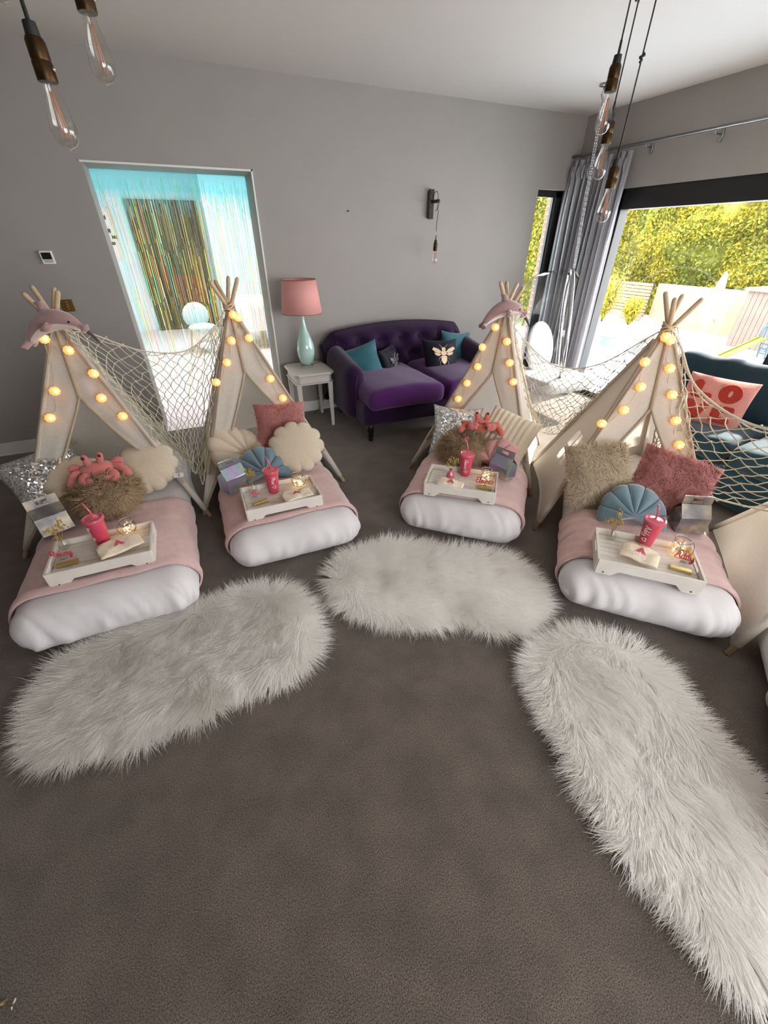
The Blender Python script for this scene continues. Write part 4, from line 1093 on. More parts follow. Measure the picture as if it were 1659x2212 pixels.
jar('Penny', (283, 1153)); jar('Mae', (645, 1050)); jar('Eleanor', (1048, 1038), .95); jar('Addy', (1462, 1195), 1.05)

def vase(name, px, m='clear_glass', tall=1.0, desc='clear'):
    p = P(px[0], px[1], TF + .002)
    t = thing('bud_vase', f'{desc} bud vase of dried flowers on the tray {WH[name]}', 'vase', p)
    MB().lathe([(.0, .001), (.022, .001), (.026, .010), (.024, .030), (.010, .048), (.009, .060), (.012, .064)], 20, capb=False, capt=False).build('bottle', m, t)
    rr = random.Random(len(name))
    for k in range(7):
        a = rr.uniform(0, 6.28); q = rr.uniform(.01, .045); z = .085 + rr.uniform(0, .055)
        s_ = MB().tube([(0, 0, .02), (.3 * q * math.cos(a), .3 * q * math.sin(a), .065), (q * math.cos(a), q * math.sin(a), z)], .0009, 5).build('stem', 'dry_flower', t)
        b = MB()
        for i in range(9): b.ell((q * math.cos(a) + rr.gauss(0, .007), q * math.sin(a) + rr.gauss(0, .007), z + rr.gauss(0, .008)), (.0042, .0042, .0055), 6, 5)
        f = b.build('blossom', 'dry_flower', s_); f['kind'] = 'stuff'
vase('Penny', (142, 1182)); vase('Mae', (548, 1060)); vase('Eleanor', (972, 1032), 'lid_pink', desc='pink heart-shaped'); vase('Addy', (1318, 1162))

def gold_bar(name, px, yaw, m='gold_card'):
    p = P(px[0], px[1], TF + .002)
    o = MB().prism([(-.045, 0), (.045, 0), (.045, .014), (-.045, .014)], .026).build('chocolate_box', m, smooth=False, bevel=.0015)
    place(o, p, yaw); tag(o, f'small gold card box lying on the tray {WH[name]}', 'box')
gold_bar('Penny', (147, 1219), 3); gold_bar('Mae', (563, 1087), 12); gold_bar('Eleanor', (1046, 1056), -42); gold_bar('Addy', (1468, 1232), -52)

def pouch(name, px, yaw, w=.15, h=.12, seed=0, text=None, rise=0.0, tilt=0):
    p = P(px[0], px[1], TF + .006)
    t = thing('cotton_pouch', f'cream cotton drawstring pouch with a pink print on the tray {WH[name]}', 'pouch', (p[0], p[1], TF + .006 + rise), math.radians(yaw))
    if tilt: t.rotation_euler = (math.radians(tilt), 0, math.radians(yaw))
    def fn(s_):
        def g(u, v):
            a, b = 2 * u - 1, 2 * v - 1
            nar = 1 - .22 * max(0, b - .45) / .55
            x = w / 2 * a * nar; y = h / 2 * b
            th = .011 * (max(0, (1 - a ** 4) * (1 - b ** 4))) ** .5
            z = s_ * th + .014 + .007 * nz((x * 22, y * 22, seed), 1) + .010 * nz((x * 9, y * 9, seed + 4), 1)
            return (x, y, max(.001, z))
        return g
    m = MB(); m.grid(30, 26, fn(1)); m.grid(30, 26, fn(-1), flip=True); m.build('cloth', 'pouch', t, weld=True)
    def top(x, y):
        a, b = x / (w / 2), y / (h / 2)
        return .011 * (max(0, (1 - a ** 4) * (1 - b ** 4))) ** .5 + .014 + .007 * nz((x * 22, y * 22, seed), 1) + .010 * nz((x * 9, y * 9, seed + 4), 1) + .0012
    # printed tent
    tri = MB()
    def tg(u, v):
        y = -.012 + .046 * v; x = (u - .5) * .052 * (1 - v * .96) + .0
        return (x, y, top(x, y))
    tri.grid(13, 13, tg)
    tri.f = [f for k, f in enumerate(tri.f) if not (k // 12 < 4 and abs((k % 12) - 5.5) < 2 - (k // 12) * .5)]; tri.m = [0] * len(tri.f)
    tri.build('tent_print', 'pouch_pink', t)
    if text: write('lettering', text, .026, lambda x, y: (x, y - .040, top(x, y - .040)), .0012, 'white_print', t)
    MB().tube(cat_rom([(-w / 2 * .8, h * .42, .02), (0, h * .43, .026), (w / 2 * .8, h * .42, .02), (w / 2 + .02, h * .5, .012), (w / 2 + .05, h * .42, .006), (w / 2 + .03, h * .34, .004)], 6), .0013, 5).build('drawstring', 'twine', t)
pouch('Penny', (262, 1186), 20, .20, .12, 1, rise=.012, tilt=6); pouch('Mae', (642, 1074), 8, .18, .115, 2, rise=.008, tilt=5)
pouch('Eleanor', (972, 1050), -46, .17, .115, 3, rise=.006); pouch('Addy', (1378, 1205), -62, .17, .13, 4, text='Addy', rise=.016, tilt=4)

def name_sign(name, px, h, yaw, m='sign_red', lean=12):
    p = P(px[0], px[1], TF + .004)
    t = thing('name_sign', f'cut-out acrylic name sign on the tray {WH[name]}', 'sign'); place(t, p, yaw, lean)
    write('lettering', name, h, lambda x, y: (x, 0, y + h * .45), .0030, m, t)
    _, w = strokes(name, h)
    MB().box((0, .004, h * .35), (w, .002, .006)).box((0, .004, .003), (w * .3, .02, .004)).box((0, .004, h * .18), (.006, .002, h * .36)).build('stand', 'acrylic', t, smooth=False)
name_sign('Penny', (137, 1207), .034, 2); name_sign('Mae', (553, 1074), .030, -4, 'lid_pink'); name_sign('Eleanor', (1046, 1048), .034, -38); name_sign('Addy', (1475, 1214), .036, -58, lean=35)

def gift_box(label, loc, yaw, w=.15, d=.11, h=.10, m='holo', tilt=0, roll=0, group='gable gift boxes on the beds'):
    t = thing('gift_box', label, 'gift box', group=group); place(t, loc, yaw, tilt, roll)
    b = MB().box((0, 0, h / 2), (w, d, h)); b.build('carton', m, t, smooth=False, bevel=.002)
    g = MB()
    for s_ in (-1, 1): g.add([(-w / 2, s_ * d / 2, h), (w / 2, s_ * d / 2, h), (w / 2, s_ * .004, h + .06), (-w / 2, s_ * .004, h + .06)], [(0, 1, 2, 3)])
    g.add([(-w / 2, -d / 2, h), (-w / 2, d / 2, h), (-w / 2 + .02, 0, h + .055)], [(0, 1, 2)]).add([(w / 2, -d / 2, h), (w / 2, d / 2, h), (w / 2 - .02, 0, h + .055)], [(0, 1, 2)])
    g.build('gable_roof', m, t, smooth=False)
    hp = MB().box((-w * .34, 0, h + .085), (w * .32, .003, .05)).box((w * .34, 0, h + .085), (w * .32, .003, .05)).box((0, 0, h + .067), (w * .40, .003, .014)).box((0, 0, h + .103), (w * .40, .003, .014))
    hp.build('handle', m, t, smooth=False)
gift_box('grey holographic gable gift box lying behind the tray by the pink crab', P(128, 1150, BT + .02), 24, m='holo_grey', tilt=28)
gift_box('lilac holographic gable gift box behind the tray before the doorway', P(508, 1054, BT + .012), 28, m='holo')
gift_box('rainbow holographic gable gift box beside the tray by the coral crab', P(1083, 1026, BT + .012), -75, m='holo', h=.085)
gift_box('dull beige gable gift box behind the tray by the cream fur cushion', P(1478, 1140, BT + .012), -32, m='holo_grey')

# ------------------------------------------------------------------ dolphins
def dolphin(label, head, tail, sag, bank=0.0, fat=.075):
    """plush dolphin draped over a teepee top: spine from tail to snout"""
    head, tail = np.array(head), np.array(tail); C = (head + tail) / 2
    t = thing('dolphin_plush', label, 'soft toy', C)
    n = 26; hv = head - tail; side = np.cross(hv, UPV); side /= np.linalg.norm(side); side = side * (-1 if np.dot(side, -C) < 0 else 1)   # towards the viewer
    sp = [lerp(tail, head, q) + UPV * sag * (4 * q * (1 - q)) ** .8 + UPV * sag * .35 * math.sin(PI * q) for q in np.linspace(0, 1, n)]
    rad = [fat * max(.10, (math.sin(PI * min(1, (.10 + q * 1.0) ** .85)) ** .75)) * (.55 + .5 * q if q < .75 else .93) for q in np.linspace(0, .93, n)]
    rad[-1] = .012; rad[-2] = .028
    V = []; k = 20; b = MB()
    for i, p in enumerate(sp):
        tg = sp[min(i + 1, n - 1)] - sp[max(i - 1, 0)]; tg /= np.linalg.norm(tg); up = np.cross(side, tg); up /= np.linalg.norm(up)
        if up[2] < 0: up = -up
        for a in range(k):
            an = 2 * PI * a / k; V.append(p - C + (side * math.cos(an) * .95 + up * math.sin(an) * 1.08) * rad[i])
    F = []; MI = []
    for i in range(n - 1):
        for a in range(k):
            F.append((i * k + a, i * k + (a + 1) % k, (i + 1) * k + (a + 1) % k, (i + 1) * k + a)); an = 2 * PI * (a + .5) / k
            MI.append(1 if math.sin(an) < -.22 else 0)
    b.v = [tuple(map(float, v)) for v in V]; b.f = F + [tuple(range(k - 1, -1, -1)), tuple((n - 1) * k + a for a in range(k))]; b.m = MI + [0, 0]
    b.build('body', ['plush_mauve', 'plush_cream'], t)
    tg = lambda q: (sp[min(n - 1, int(q * (n - 1)) + 1)] - sp[max(0, int(q * (n - 1)) - 1)])
    def at(q): return sp[int(q * (n - 1))] - C
    d = tg(.45); d /= np.linalg.norm(d)
    MB().tube([at(.47) + UPV * fat * .85, at(.42) + UPV * (fat + .02), at(.34) + UPV * (fat + .035)], [.026, .018, .004], 10).build('dorsal_fin', 'plush_mauve', t)
    MB().tube([at(.55) + side * fat * .85 - UPV * .02, at(.50) + side * (fat + .015) - UPV * .03, at(.40) + side * (fat + .012) - UPV * .035], [.020, .018, .004], 8).build('flipper', 'plush_mauve', t)
    MB().tube([at(.55) - side * fat * .85 - UPV * .02, at(.50) - side * (fat + .015) - UPV * .03, at(.40) - side * (fat + .012) - UPV * .04], [.020, .018, .004], 8).build('flipper', 'plush_mauve', t)
    td = sp[0] - sp[1]; td /= np.linalg.norm(td)
    for s_ in (-1, 1): MB().tube([at(.02), at(0) + td * .02 + side * s_ * .035, at(0) + td * .015 + side * s_ * .075], [.014, .018, .004], 8).build('tail_fluke', 'plush_mauve', t)
    hd = sp[-1] - sp[-3]; hd /= np.linalg.norm(hd)
    MB().tube(cat_rom([sp[-1] - C - hd * .015, sp[-1] - C + hd * .03 - UPV * .006, sp[-1] - C + hd * .065 - UPV * .025], 4), [.011, .0105, .010, .009, .008, .007, .006, .004, .002], 8).build('beak', 'plush_dark', t)
    i = int(.80 * (n - 1)); MB().ell(sp[i] - C + side * rad[i] * .93 + UPV * .006, (.006, .006, .006), 10, 8).build('eye', 'black_gloss', t)
dolphin('mauve dolphin toy draped over the teepee beside the switch plate', PD(190, 716, 2.22), PD(66, 738, 2.22), .062, fat=.066)
dolphin('mauve dolphin toy draped over the teepee beside the bubble chair', PD(1134, 684, 2.78), PD(1046, 700, 2.78), .056, fat=.062)

# ------------------------------------------------------------------ purple sofa
def soft(name, c, h, r, m, parent, n=(12, 12, 8), fn=None):
    o = rbox(h, r, n, fn).build(name, m, parent, weld=True); o.location = c; return o
def purple_sofa():
    W_, D_ = 1.66, .95
    t = thing('sofa', 'deep purple velvet sofa with a buttoned back against the wall', 'sofa', (1.22, 4.34, 0))
    # back: arched top, tufted in diamonds
    rows = [.42, .58, .74]; btn = []
    for j, z in enumerate(rows):
        k = 7 if j % 2 == 0 else 6
        for i in range(k): btn.append((W_ * (i + (.5 if j % 2 == 0 else 1.0)) / 7, z))
    def topz(x):
        e = min(x, W_ - x); return .80 + .085 * math.sin(PI * min(1, max(0, x / W_))) ** .8 - (.10 * (1 - e / .13) ** 2 if e < .13 else 0)
    def fr(u, v):
        x = W_ * u; z = .28 + (topz(x) - .28) * v
        y = -.20 - .055 * (1 - v) + .0
        edge = min(1, min(u, 1 - u) * 14) ** .5
        puff = 0
        for bx, bz in btn:
            d2 = ((x - bx) / .075) ** 2 + ((z - bz) / .06) ** 2; puff -= .062 * math.exp(-d2)
        y = y - .035 * edge + (-puff)
        if v > .8: y += .11 * ((v - .8) / .2) ** 2
        return (x, y + (1 - edge) * .08, z)
    M = MB(); M.grid(120, 60, fr)
    def bk(u, v):
        x = W_ * u; z = .12 + (topz(x) - .12) * v; return (x, -.02 - (.07 * ((v - .8) / .2) ** 2 if v > .8 else 0), z)
    M.grid(40, 20, bk)
    def tp(u, v): return lerp(fr(u, 1.0), bk(u, 1.0), v) + np.array([0, 0, .012 * math.sin(PI * v)])
    M.grid(40, 6, tp)
    for uu in (0.0, 1.0): M.grid(12, 12, lambda a, b_: lerp(fr(uu, b_), bk(uu, b_), a) + np.array([(-.02 if uu == 0 else .02) * math.sin(PI * a), 0, 0]))
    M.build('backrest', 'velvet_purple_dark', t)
    for bx, bz in btn:
        p = fr(bx / W_, (bz - .28) / (topz(bx) - .28)); MB().ell((p[0], p[1] - .004, p[2]), (.012, .007, .012), 10, 6).build('button', 'velvet_purple_dark', t)
    # rolled arms
    for s_, x in ((-1, .085), (1, W_ - .085)):
        def af(p):
            q = p.copy()
            if p[2] > .05: q[2] += .03 * (1 - (p[0] / .12) ** 2)
            q[2] += .05 * (p[1] / .33) * (p[2] > 0); return q
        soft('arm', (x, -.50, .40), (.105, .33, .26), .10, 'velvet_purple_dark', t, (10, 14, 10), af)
        MB().tube([(x + s_ * .02, -.835, .18), (x + s_ * .02, -.838, .45), (x + s_ * .0, -.838, .58)], .004, 6).build('arm_piping', 'velvet_purple', t)
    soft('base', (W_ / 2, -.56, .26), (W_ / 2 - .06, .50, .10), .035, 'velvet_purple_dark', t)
    for x, hw in ((W_ * .285, .385), (W_ * .745, .36)):
        def cf(p):
            q = p.copy(); q[2] += .03 * (1 - (p[0] / hw) ** 2) * (p[2] > 0) + .006 * nz(p, 6, x); return q
        soft('seat_cushion', (x, -.68, .41), (hw, .46, .085), .06, 'velvet_purple', t, (18, 18, 8), cf)
    for x in (.14, W_ - .14):
        for y in (-1.0, -.16):
            MB().lathe([(.018, 0), (.024, .008), (.020, .03), (.03, .05), (.022, .07), (.034, .10), (.026, .13), (.038, .17)], 16, c=(x, y, 0)).build('foot', 'dark_wood', t)
purple_sofa()
def plain_cushion(label, m, c, yaw, tilt, roll, w=.40, h=.40, t=.14, group=None, seed=1, name='sofa_cushion', parts=None, pinch=.1):
    th = thing(name, label, 'cushion', group=group); placec(th, c, yaw, tilt, roll, h)
    sq_cushion('cover', m, w, h, t, pinch, crump=.012, seed=seed, parent=th)
    return th
plain_cushion('plain teal velvet cushion against the sofa arm next to the table lamp', 'velvet_teal', PY(782, 788, 3.93), -24, 18, -18, .40, .38, group='teal velvet sofa cushions')
plain_cushion('plain teal velvet cushion tucked behind the dark bee cushion', 'velvet_teal', PY(985, 757, 4.0), 10, 18, 8, .42, .40, group='teal velvet sofa cushions', seed=3)
def bee(th, m, y0, s_=1.0):
    def bl(n, poly, mm=m):
        MB().prism([(x * s_, z * s_) for x, z in poly], .004, c=(0, y0, .19)).build(n, mm, th, smooth=False)
    el = lambda cx, cz, rx, rz, k=18: [(cx + rx * math.cos(a), cz + rz * math.sin(a)) for a in np.linspace(0, 2 * PI, k, endpoint=False)]
    bl('bee_head', el(0, .052, .020, .018)); bl('bee_thorax', el(0, .020, .027, .022))
    bl('bee_abdomen', [(-.026, -.004), (.026, -.004), (.030, -.03), (.020, -.06), (0, -.078), (-.020, -.06), (-.030, -.03)])
    for q in (-1, 1):
        bl('bee_wing', [(q * .02, .028), (q * .05, .055), (q * .10, .072), (q * .115, .055), (q * .09, .035), (q * .05, .018)])
        bl('bee_wing', [(q * .022, .012), (q * .06, .02), (q * .095, .028), (q * .085, .006), (q * .05, -.004)])
        for (ax, az, bx, bz) in ((.012, .066, .04, .095), (.026, -.005, .06, -.05), (.024, -.035, .045, -.085)):
            MB().tube([(q * ax * s_, y0, az * s_ + .19), (q * (ax + bx) / 2 * s_ + q * .006, y0, (az + bz) / 2 * s_ + .192), (q * bx * s_, y0, bz * s_ + .19)], .0022, 6).build('bee_leg', m, th)
b1 = plain_cushion('dark navy velvet cushion with a silver bee, folded on itself', 'velvet_navy', PY(842, 787, 3.95), 42, 16, -3, .36, .36, group='dark bee cushions', seed=5)
bee(b1, 'foil_silver', -.073, .95)
b2 = plain_cushion('dark navy velvet cushion with a large gold bee, lying square to the room', 'velvet_navy', PY(952, 772, 3.80), -2, 24, 3, .40, .37, group='dark bee cushions', seed=6)
bee(b2, 'foil_gold', -.073, 1.15)

# ------------------------------------------------------------------ side table and lamp
t = thing('side_table', 'pale grey side table with cut corners beside the purple sofa', 'table', (1.0, 4.07, 0))
w, d, H_ = .40, .48, .55
def octa(w, d, c): return [(-w / 2 + c, -d / 2), (w / 2 - c, -d / 2), (w / 2, -d / 2 + c), (w / 2, d / 2 - c), (w / 2 - c, d / 2), (-w / 2 + c, d / 2), (-w / 2, d / 2 - c), (-w / 2, -d / 2 + c)]
RX = Matrix.Rotation(-PI / 2, 3, 'X')
MB().prism([(x, -z) for x, z in octa(w, d, .045)], .022, M=RX, c=(0, 0, H_ - .011)).build('tabletop', 'table_paint', t, smooth=False, bevel=.005)
MB().prism([(x, -z) for x, z in octa(w - .03, d - .03, .04)], .016, M=RX, c=(0, 0, H_ - .034)).build('top_moulding', 'table_paint', t, smooth=False, bevel=.004)
MB().prism([(x, -z) for x, z in octa(w - .05, d - .05, .03)], .05, M=RX, c=(0, 0, H_ - .067)).build('apron', 'table_paint', t, smooth=False, bevel=.003)
MB().prism([(x, -z) for x, z in octa(w - .02, d - .02, .04)], .012, M=RX, c=(0, 0, H_ - .098)).build('lower_bead', 'table_paint', t, smooth=False, bevel=.003)
for sx in (-1, 1):
    for sy in (-1, 1):
        x, y = sx * (w / 2 - .045), sy * (d / 2 - .045)
        b = MB(); b.add([(x + a * r, y + c * r, z) for z, r in ((0, .013), (H_ - .10, .021)) for a, c in ((-1, -1), (1, -1), (1, 1), (-1, 1))], [(0, 1, 5, 4), (1, 2, 6, 5), (2, 3, 7, 6), (3, 0, 4, 7), (0, 3, 2, 1), (4, 5, 6, 7)]); b.build('leg', 'table_paint', t, smooth=False, bevel=.003)
lp = np.array([1.0, 4.10, .55])
t = thing('table_lamp', 'table lamp with a pink drum shade and pale green vase body', 'lamp', lp)
MB().lathe([(.06, 0), (.06, .022), (.05, .026)], 28).build('base', 'acrylic', t, angle=40)
MB().lathe([(.045, .026), (.066, .06), (.082, .12), (.086, .17), (.076, .23), (.054, .29), (.030, .35), (.018, .41), (.014, .46), (.017, .485)], 32).build('vase_body', 'celadon', t)
MB().tube([(0, 0, .48), (0, 0, .56)], .012, 12).build('bulb_holder', 'brass', t)
MB().lathe([(.185, .49), (.15, .76)], 48, capb=False, capt=False).build('shade', 'shade_pink', t, solid=.003)
for r_, z in ((.1865, .49), (.1515, .76)): MB().tube([(r_ * math.cos(a), r_ * math.sin(a), z) for a in np.linspace(0, 2 * PI, 48, endpoint=False)], .003, 6, closed=True).build('shade_rim', 'shade_rim', t)
b = MB()
for a in (0, 2.1, 4.2): b.tube([(.015 * math.cos(a), .015 * math.sin(a), .73), (.15 * math.cos(a), .15 * math.sin(a), .745)], .0022, 5)
b.tube([(.016 * math.cos(a), .016 * math.sin(a), .73) for a in np.linspace(0, 6.28, 12, endpoint=False)], .002, 5, closed=True).build('shade_spider', 'brass', t)
MB().tube(cat_rom([(.05, .02, .012), (.12, .06, .02), (.19, .06, .004), (.215, .1, -.1), (.20, .16, -.35), (.14, .20, -.5), (.05, .16, -.545), (.12, .21, -.53)], 6), .0028, 6).build('cord', 'cord_black', t)

# ------------------------------------------------------------------ wall fittings
def pend_bulb(t, z0, sc=1.0):
    """Edison bulb with brass socket, hanging; z0 = tip"""
    L_ = .135 * sc
    prof = [(.0, 0), (.006, .001), (.018, .006), (.027, .018), (.0315, .036), (.030, .056), (.024, .085), (.017, .112), (.0145, .135)]
    MB().lathe([(r * sc, z0 + z * sc) for r, z in prof], 26, capb=False, capt=False).build('bulb', 'bulb_glass', t)
    MB().tube([(0, 0, z0 - .006), (0, 0, z0 + .002)], [.001, .003], 6).build('bulb_tip', 'bulb_glass', t)
    b = MB()
    for k in range(5):
        a = 2 * PI * k / 5; b.tube([(.004 * math.cos(a), .004 * math.sin(a), z0 + .115 * sc), (.009 * math.cos(a), .009 * math.sin(a), z0 + .024 * sc)], .0011, 5)
    f = b.build('filament', 'filament', t); f['kind'] = 'stuff'
    MB().tube([(0, 0, z0 + .13 * sc), (0, 0, z0 + .108 * sc)], [.006, .003], 8).build('filament_stem', 'clear_glass', t)
    z = z0 + .132 * sc
    MB().lathe([(.0225 * sc, z), (.0235 * sc, z + .003), (.0235 * sc, z + .034), (.0215 * sc, z + .038), (.0225 * sc, z + .041), (.0225 * sc, z + .072 * sc), (.019 * sc, z + .080 * sc)], 24).build('socket', 'brass', t, angle=35)
    MB().ell((.022 * sc, -.006, z + .024), (.005, .005, .004), 8, 6).build('socket_screw', 'foil_gold', t)
    MB().lathe([(.016 * sc, z + .078 * sc), (.0165 * sc, z + .082 * sc), (.0145 * sc, z + .106 * sc), (.005, z + .110 * sc), (.0045, z + .145 * sc), (.0028, z + .15 * sc)], 18).build('cord_grip', 'cord_black', t, angle=35)
    return z + .148 * sc
def pendant(label, px, dep, knots=(), loop=False, grp='hanging filament bulbs'):
    p = PD(px[0], px[1], dep)
    t = thing('pendant_bulb', label, 'pendant light', (p[0], p[1], p[2]), 0, grp)
    zt = pend_bulb(t, 0.0); top = HC - p[2]
    MB().tube([(0, 0, zt), (.002, .001, (zt + top) / 2), (0, 0, top)], .0030, 8).build('cord', 'cord_black', t)
    for k in knots:
        MB().tube(cat_rom([(-.006, 0, k - .012), (.008, .004, k - .004), (-.007, .004, k + .003), (.007, -.005, k + .008), (0, 0, k + .016)], 5), .0042, 7).build('cord_knot', 'cord_black', t)
    if loop:
        for s_, q in ((.03, .16), (.022, .20), (-.012, .13)):
            MB().tube(cat_rom([(0, 0, knots[-1]), (s_ * .5, .01, knots[-1] - .02 + q * .05), (s_, .014, knots[-1] + q), (s_ * 1.3, .012, top)], 7), .003, 7).build('cord_loop', 'cord_black', t)
    MB().lathe([(.03, top - .02), (.05, top - .012), (.052, top - .001)], 20).build('ceiling_cup', 'cord_black', t)
pendant('hanging filament bulb with brass socket near the switch plate wall, lower of the pair', (152, 323), 1.13)
pendant('hanging filament bulb with brass socket near the switch plate wall, higher of the pair', (232, 183), 1.13)
pendant('hanging filament bulb of which only the glass tip shows at the ceiling edge', (8, 7), 1.13)
pendant('highest of three hanging filament bulbs before the grey curtain', (1297, 292), 1.75, knots=(.42, .50), loop=True)
pendant('middle of three hanging filament bulbs before the grey curtain', (1290, 389), 2.0, knots=(.60,), loop=True)
pendant('lowest of three hanging filament bulbs before the grey curtain', (1299, 481), 2.0, knots=(.56,))

sp_ = PY(927, 442, YB)
t = thing('wall_light', 'dark wooden wall light with a hanging filament bulb above the sofa', 'wall light', (sp_[0], YB, sp_[2]))
MB().box((0, -.012, 0), (.05, .024, .21)).build('backplate', 'black_frame', t, smooth=False, bevel=.002)
MB().box((.004, -.032, 0), (.052, .022, .235)).build('timber', 'oak_dark', t, smooth=False, bevel=.003)
MB().tube([(.01, -.03, .02), (.01, -.17, .02)], .014, 14).build('peg', 'oak_dark', t)
MB().tube(cat_rom([(.012, -.04, .045), (.014, -.07, .085), (.012, -.12, .095), (.012, -.145, .06), (.012, -.148, .0), (.012, -.14, -.04), (.02, -.15, -.06), (.012, -.15, -.16), (.012, -.15, -.22)], 6), .0028, 7).build('cord', 'cord_black', t)
MB().tube(cat_rom([(.012, -.165, .02), (.016, -.16, -.02), (.006, -.15, -.045), (-.004, -.13, -.055)], 5), .0026, 6).build('cord_tail', 'cord_black', t)
bt = bpy.data.objects.new('lamp_head', None); COL.objects.link(bt); bt.parent = t; bt.location = (.012, -.15, -.50)
pend_bulb(bt, 0.0, .88)
p = PY(103, 556, YB)
t = thing('thermostat', 'small white wall thermostat with a dark display', 'thermostat', (p[0], YB, p[2]))
MB().box((0, -.011, 0), (.085, .022, .088)).build('case', 'plastic_white', t, smooth=False, bevel=.006)
MB().box((0, -.0225, .010), (.062, .002, .044)).build('display', 'screen', t, smooth=False)
for z in (-.020, -.029): MB().box((.002, -.0225, z), (.056, .002, .003)).build('slot', 'screen', t, smooth=False)
p = PY(146, 660, YB)
t = thing('switch_plate', 'square brass light switch plate with four white-tipped toggles', 'light switch', (p[0], YB, p[2]))
MB().box((0, -.004, 0), (.088, .008, .088)).build('plate', 'plate_brass', t, smooth=False, bevel=.002)
for k in range(4): MB().box((.004, -.012, .027 - .017 * k), (.012, .012, .005)).build('toggle', 'foil_gold', t, smooth=False, bevel=.001)
p = PY(751, 456, YB)
o = MB().tube([(0, 0, 0), (0, -.014, 0), (0, -.015, 0)], [.003, .003, .007], 8).build('wall_nail', 'wire'); o.location = (p[0], YB, p[2])
tag(o, 'single small nail left in the bare wall above the sofa', 'nail')

# ------------------------------------------------------------------ bubble chair
bc = np.array([3.50, 3.50, .80]); BR_ = .56
t = thing('bubble_chair', 'clear acrylic bubble chair hanging from a ceiling chain', 'hanging chair', (bc[0], bc[1], 0))
ov = Vector((.74, -.67, .10)).normalized()        # which way the opening faces
Q = ov.to_track_quat('Z', 'Y').to_matrix()
cut = .42 * PI
prof = [(BR_ * math.sin(a), BR_ * math.cos(a)) for a in np.linspace(PI, PI - (PI - cut) , 26)]
prof[0] = (0.0005, -BR_)
MB().lathe([(r, z) for r, z in prof], 64, c=(0, 0, bc[2]), M=Q, capb=False, capt=False).build('shell', 'bubble', t)
rr, rz = BR_ * math.sin(cut), BR_ * math.cos(cut)
MB().tube([Q @ Vector((rr * math.cos(a), rr * math.sin(a), rz)) + Vector((0, 0, bc[2])) for a in np.linspace(0, 2 * PI, 72, endpoint=False)], .022, 12, closed=True).build('rim_tube', 'steel', t)
def PR(u, v, r):
    d = ray(u, v); return EYEP + d * r / math.hypot(d[0], d[1])
_s = PR(1188, 818, 4.75) - np.array([bc[0], bc[1], 0]); _b = PR(1166, 752, 4.95) - np.array([bc[0], bc[1], 0])
soft('seat_pad', tuple(_s), (.33, .33, .07), .065, 'pad_grey', t, (14, 14, 6))
o = MB().ell((0, 0, 0), (.06, .25, .27), 24, 14).build('back_pad', 'pad_grey', t); o.location = [float(x) for x in _b]; o.rotation_euler = (0, -.25, -1.3)
ht = Vector((.10, -.03, bc[2] + BR_ * .97))
MB().tube([ht + Vector((-.04, 0, -.02)), ht, ht + Vector((.04, 0, -.01)), ht + Vector((.07, -.02, -.05))], .014, 8).build('top_clamp', 'wire', t)
hk = Vector((.10, .06, HC))
b = MB(); nl = 62; vtx = (hk - Vector((0, 0, .12))) - (ht + Vector((0, 0, .03)))
lk = lambda c, ax, u_: [c + ax * .013 * math.cos(a) * (1) + u_ * .007 * math.sin(a) for a in np.linspace(0, 2 * PI, 8, endpoint=False)]
axn = vtx.normalized()
for dx in (0, .02):
    for k in range(nl):
        c = ht + Vector((dx, 0, .03)) + vtx * (k + .5) / nl; u_ = Vector((1, 0, 0)) if k % 2 else Vector((0, 1, 0))
        b.tube(lk(c, axn, u_), .0022, 4, closed=True)
ch = b.build('chain', 'steel', t); ch['kind'] = 'stuff'
MB().lathe([(.05, HC - .012), (.05, HC), ], 20, c=(hk.x, hk.y, 0)).tube([hk + Vector((0, 0, -.01)), hk + Vector((0, .02, -.06)), hk + Vector((.01, 0, -.1)), hk + Vector((.0, -.012, -.13))], .009, 8).build('ceiling_bracket', 'steel', t)

# ------------------------------------------------------------------ dark teal sofa by the window
t = thing('sofa', 'dark teal velvet sofa standing with its back to the sliding window', 'sofa', (3.98, 1.30, 0))
def sagf(k):
    def f(p):
        q = p.copy(); q[2] += (.02 * nz((p[0] * 6, p[1] * 3, k), 1) + .012 * math.sin(p[1] * 22 + p[0] * 14 + k) * .5) * (p[2] > 0); q[0] += .012 * nz((p[1] * 7, p[2] * 7, k), 1); return q
    return f
L2 = 2.1
soft('base', (-.45, 0, .20), (.44, L2 / 2, .13), .03, 'velvet_petrol', t)
soft('back_frame', (-.09, 0, .44), (.10, L2 / 2, .34), .06, 'velvet_petrol', t, (8, 20, 10))
for s_ in (-1, 1):
    soft('arm', (-.45, s_ * (L2 / 2 - .10), .40), (.44, .11, .23), .08, 'velvet_petrol', t)
    soft('seat_cushion', (-.54, s_ * (L2 / 4 - .05), .41), (.37, L2 / 4 - .065, .085), .06, 'velvet_petrol', t, (12, 16, 8), sagf(s_ + 2))
    o = soft('back_cushion', (-.24, s_ * (L2 / 4 - .05), .64), (.11, L2 / 4 - .065, .21), .09, 'velvet_petrol', t, (10, 26, 14), sagf(s_ + 7)); o.rotation_euler = (0, .16, 0)
    for x in (-.82, -.1): MB().lathe([(.018, 0), (.026, .07)], 12, c=(x, s_ * (L2 / 2 - .12), 0)).build('foot', 'dark_wood', t)
th = thing('word_cushion', 'pink pile cushion with raised red letters on the dark teal sofa', 'cushion'); placec(th, P(1540, 870, .62), -68, 20, 2, .36)
sq_cushion('cover', 'pink_pile', .42, .36, .15, .05, crump=.008, seed=8, parent=th)
def blob(n, poly, hole=None):
    MB().prism(poly, .02, c=(0, -.068, .18)).build(n, 'orange_pile', th, smooth=False, bevel=.006)
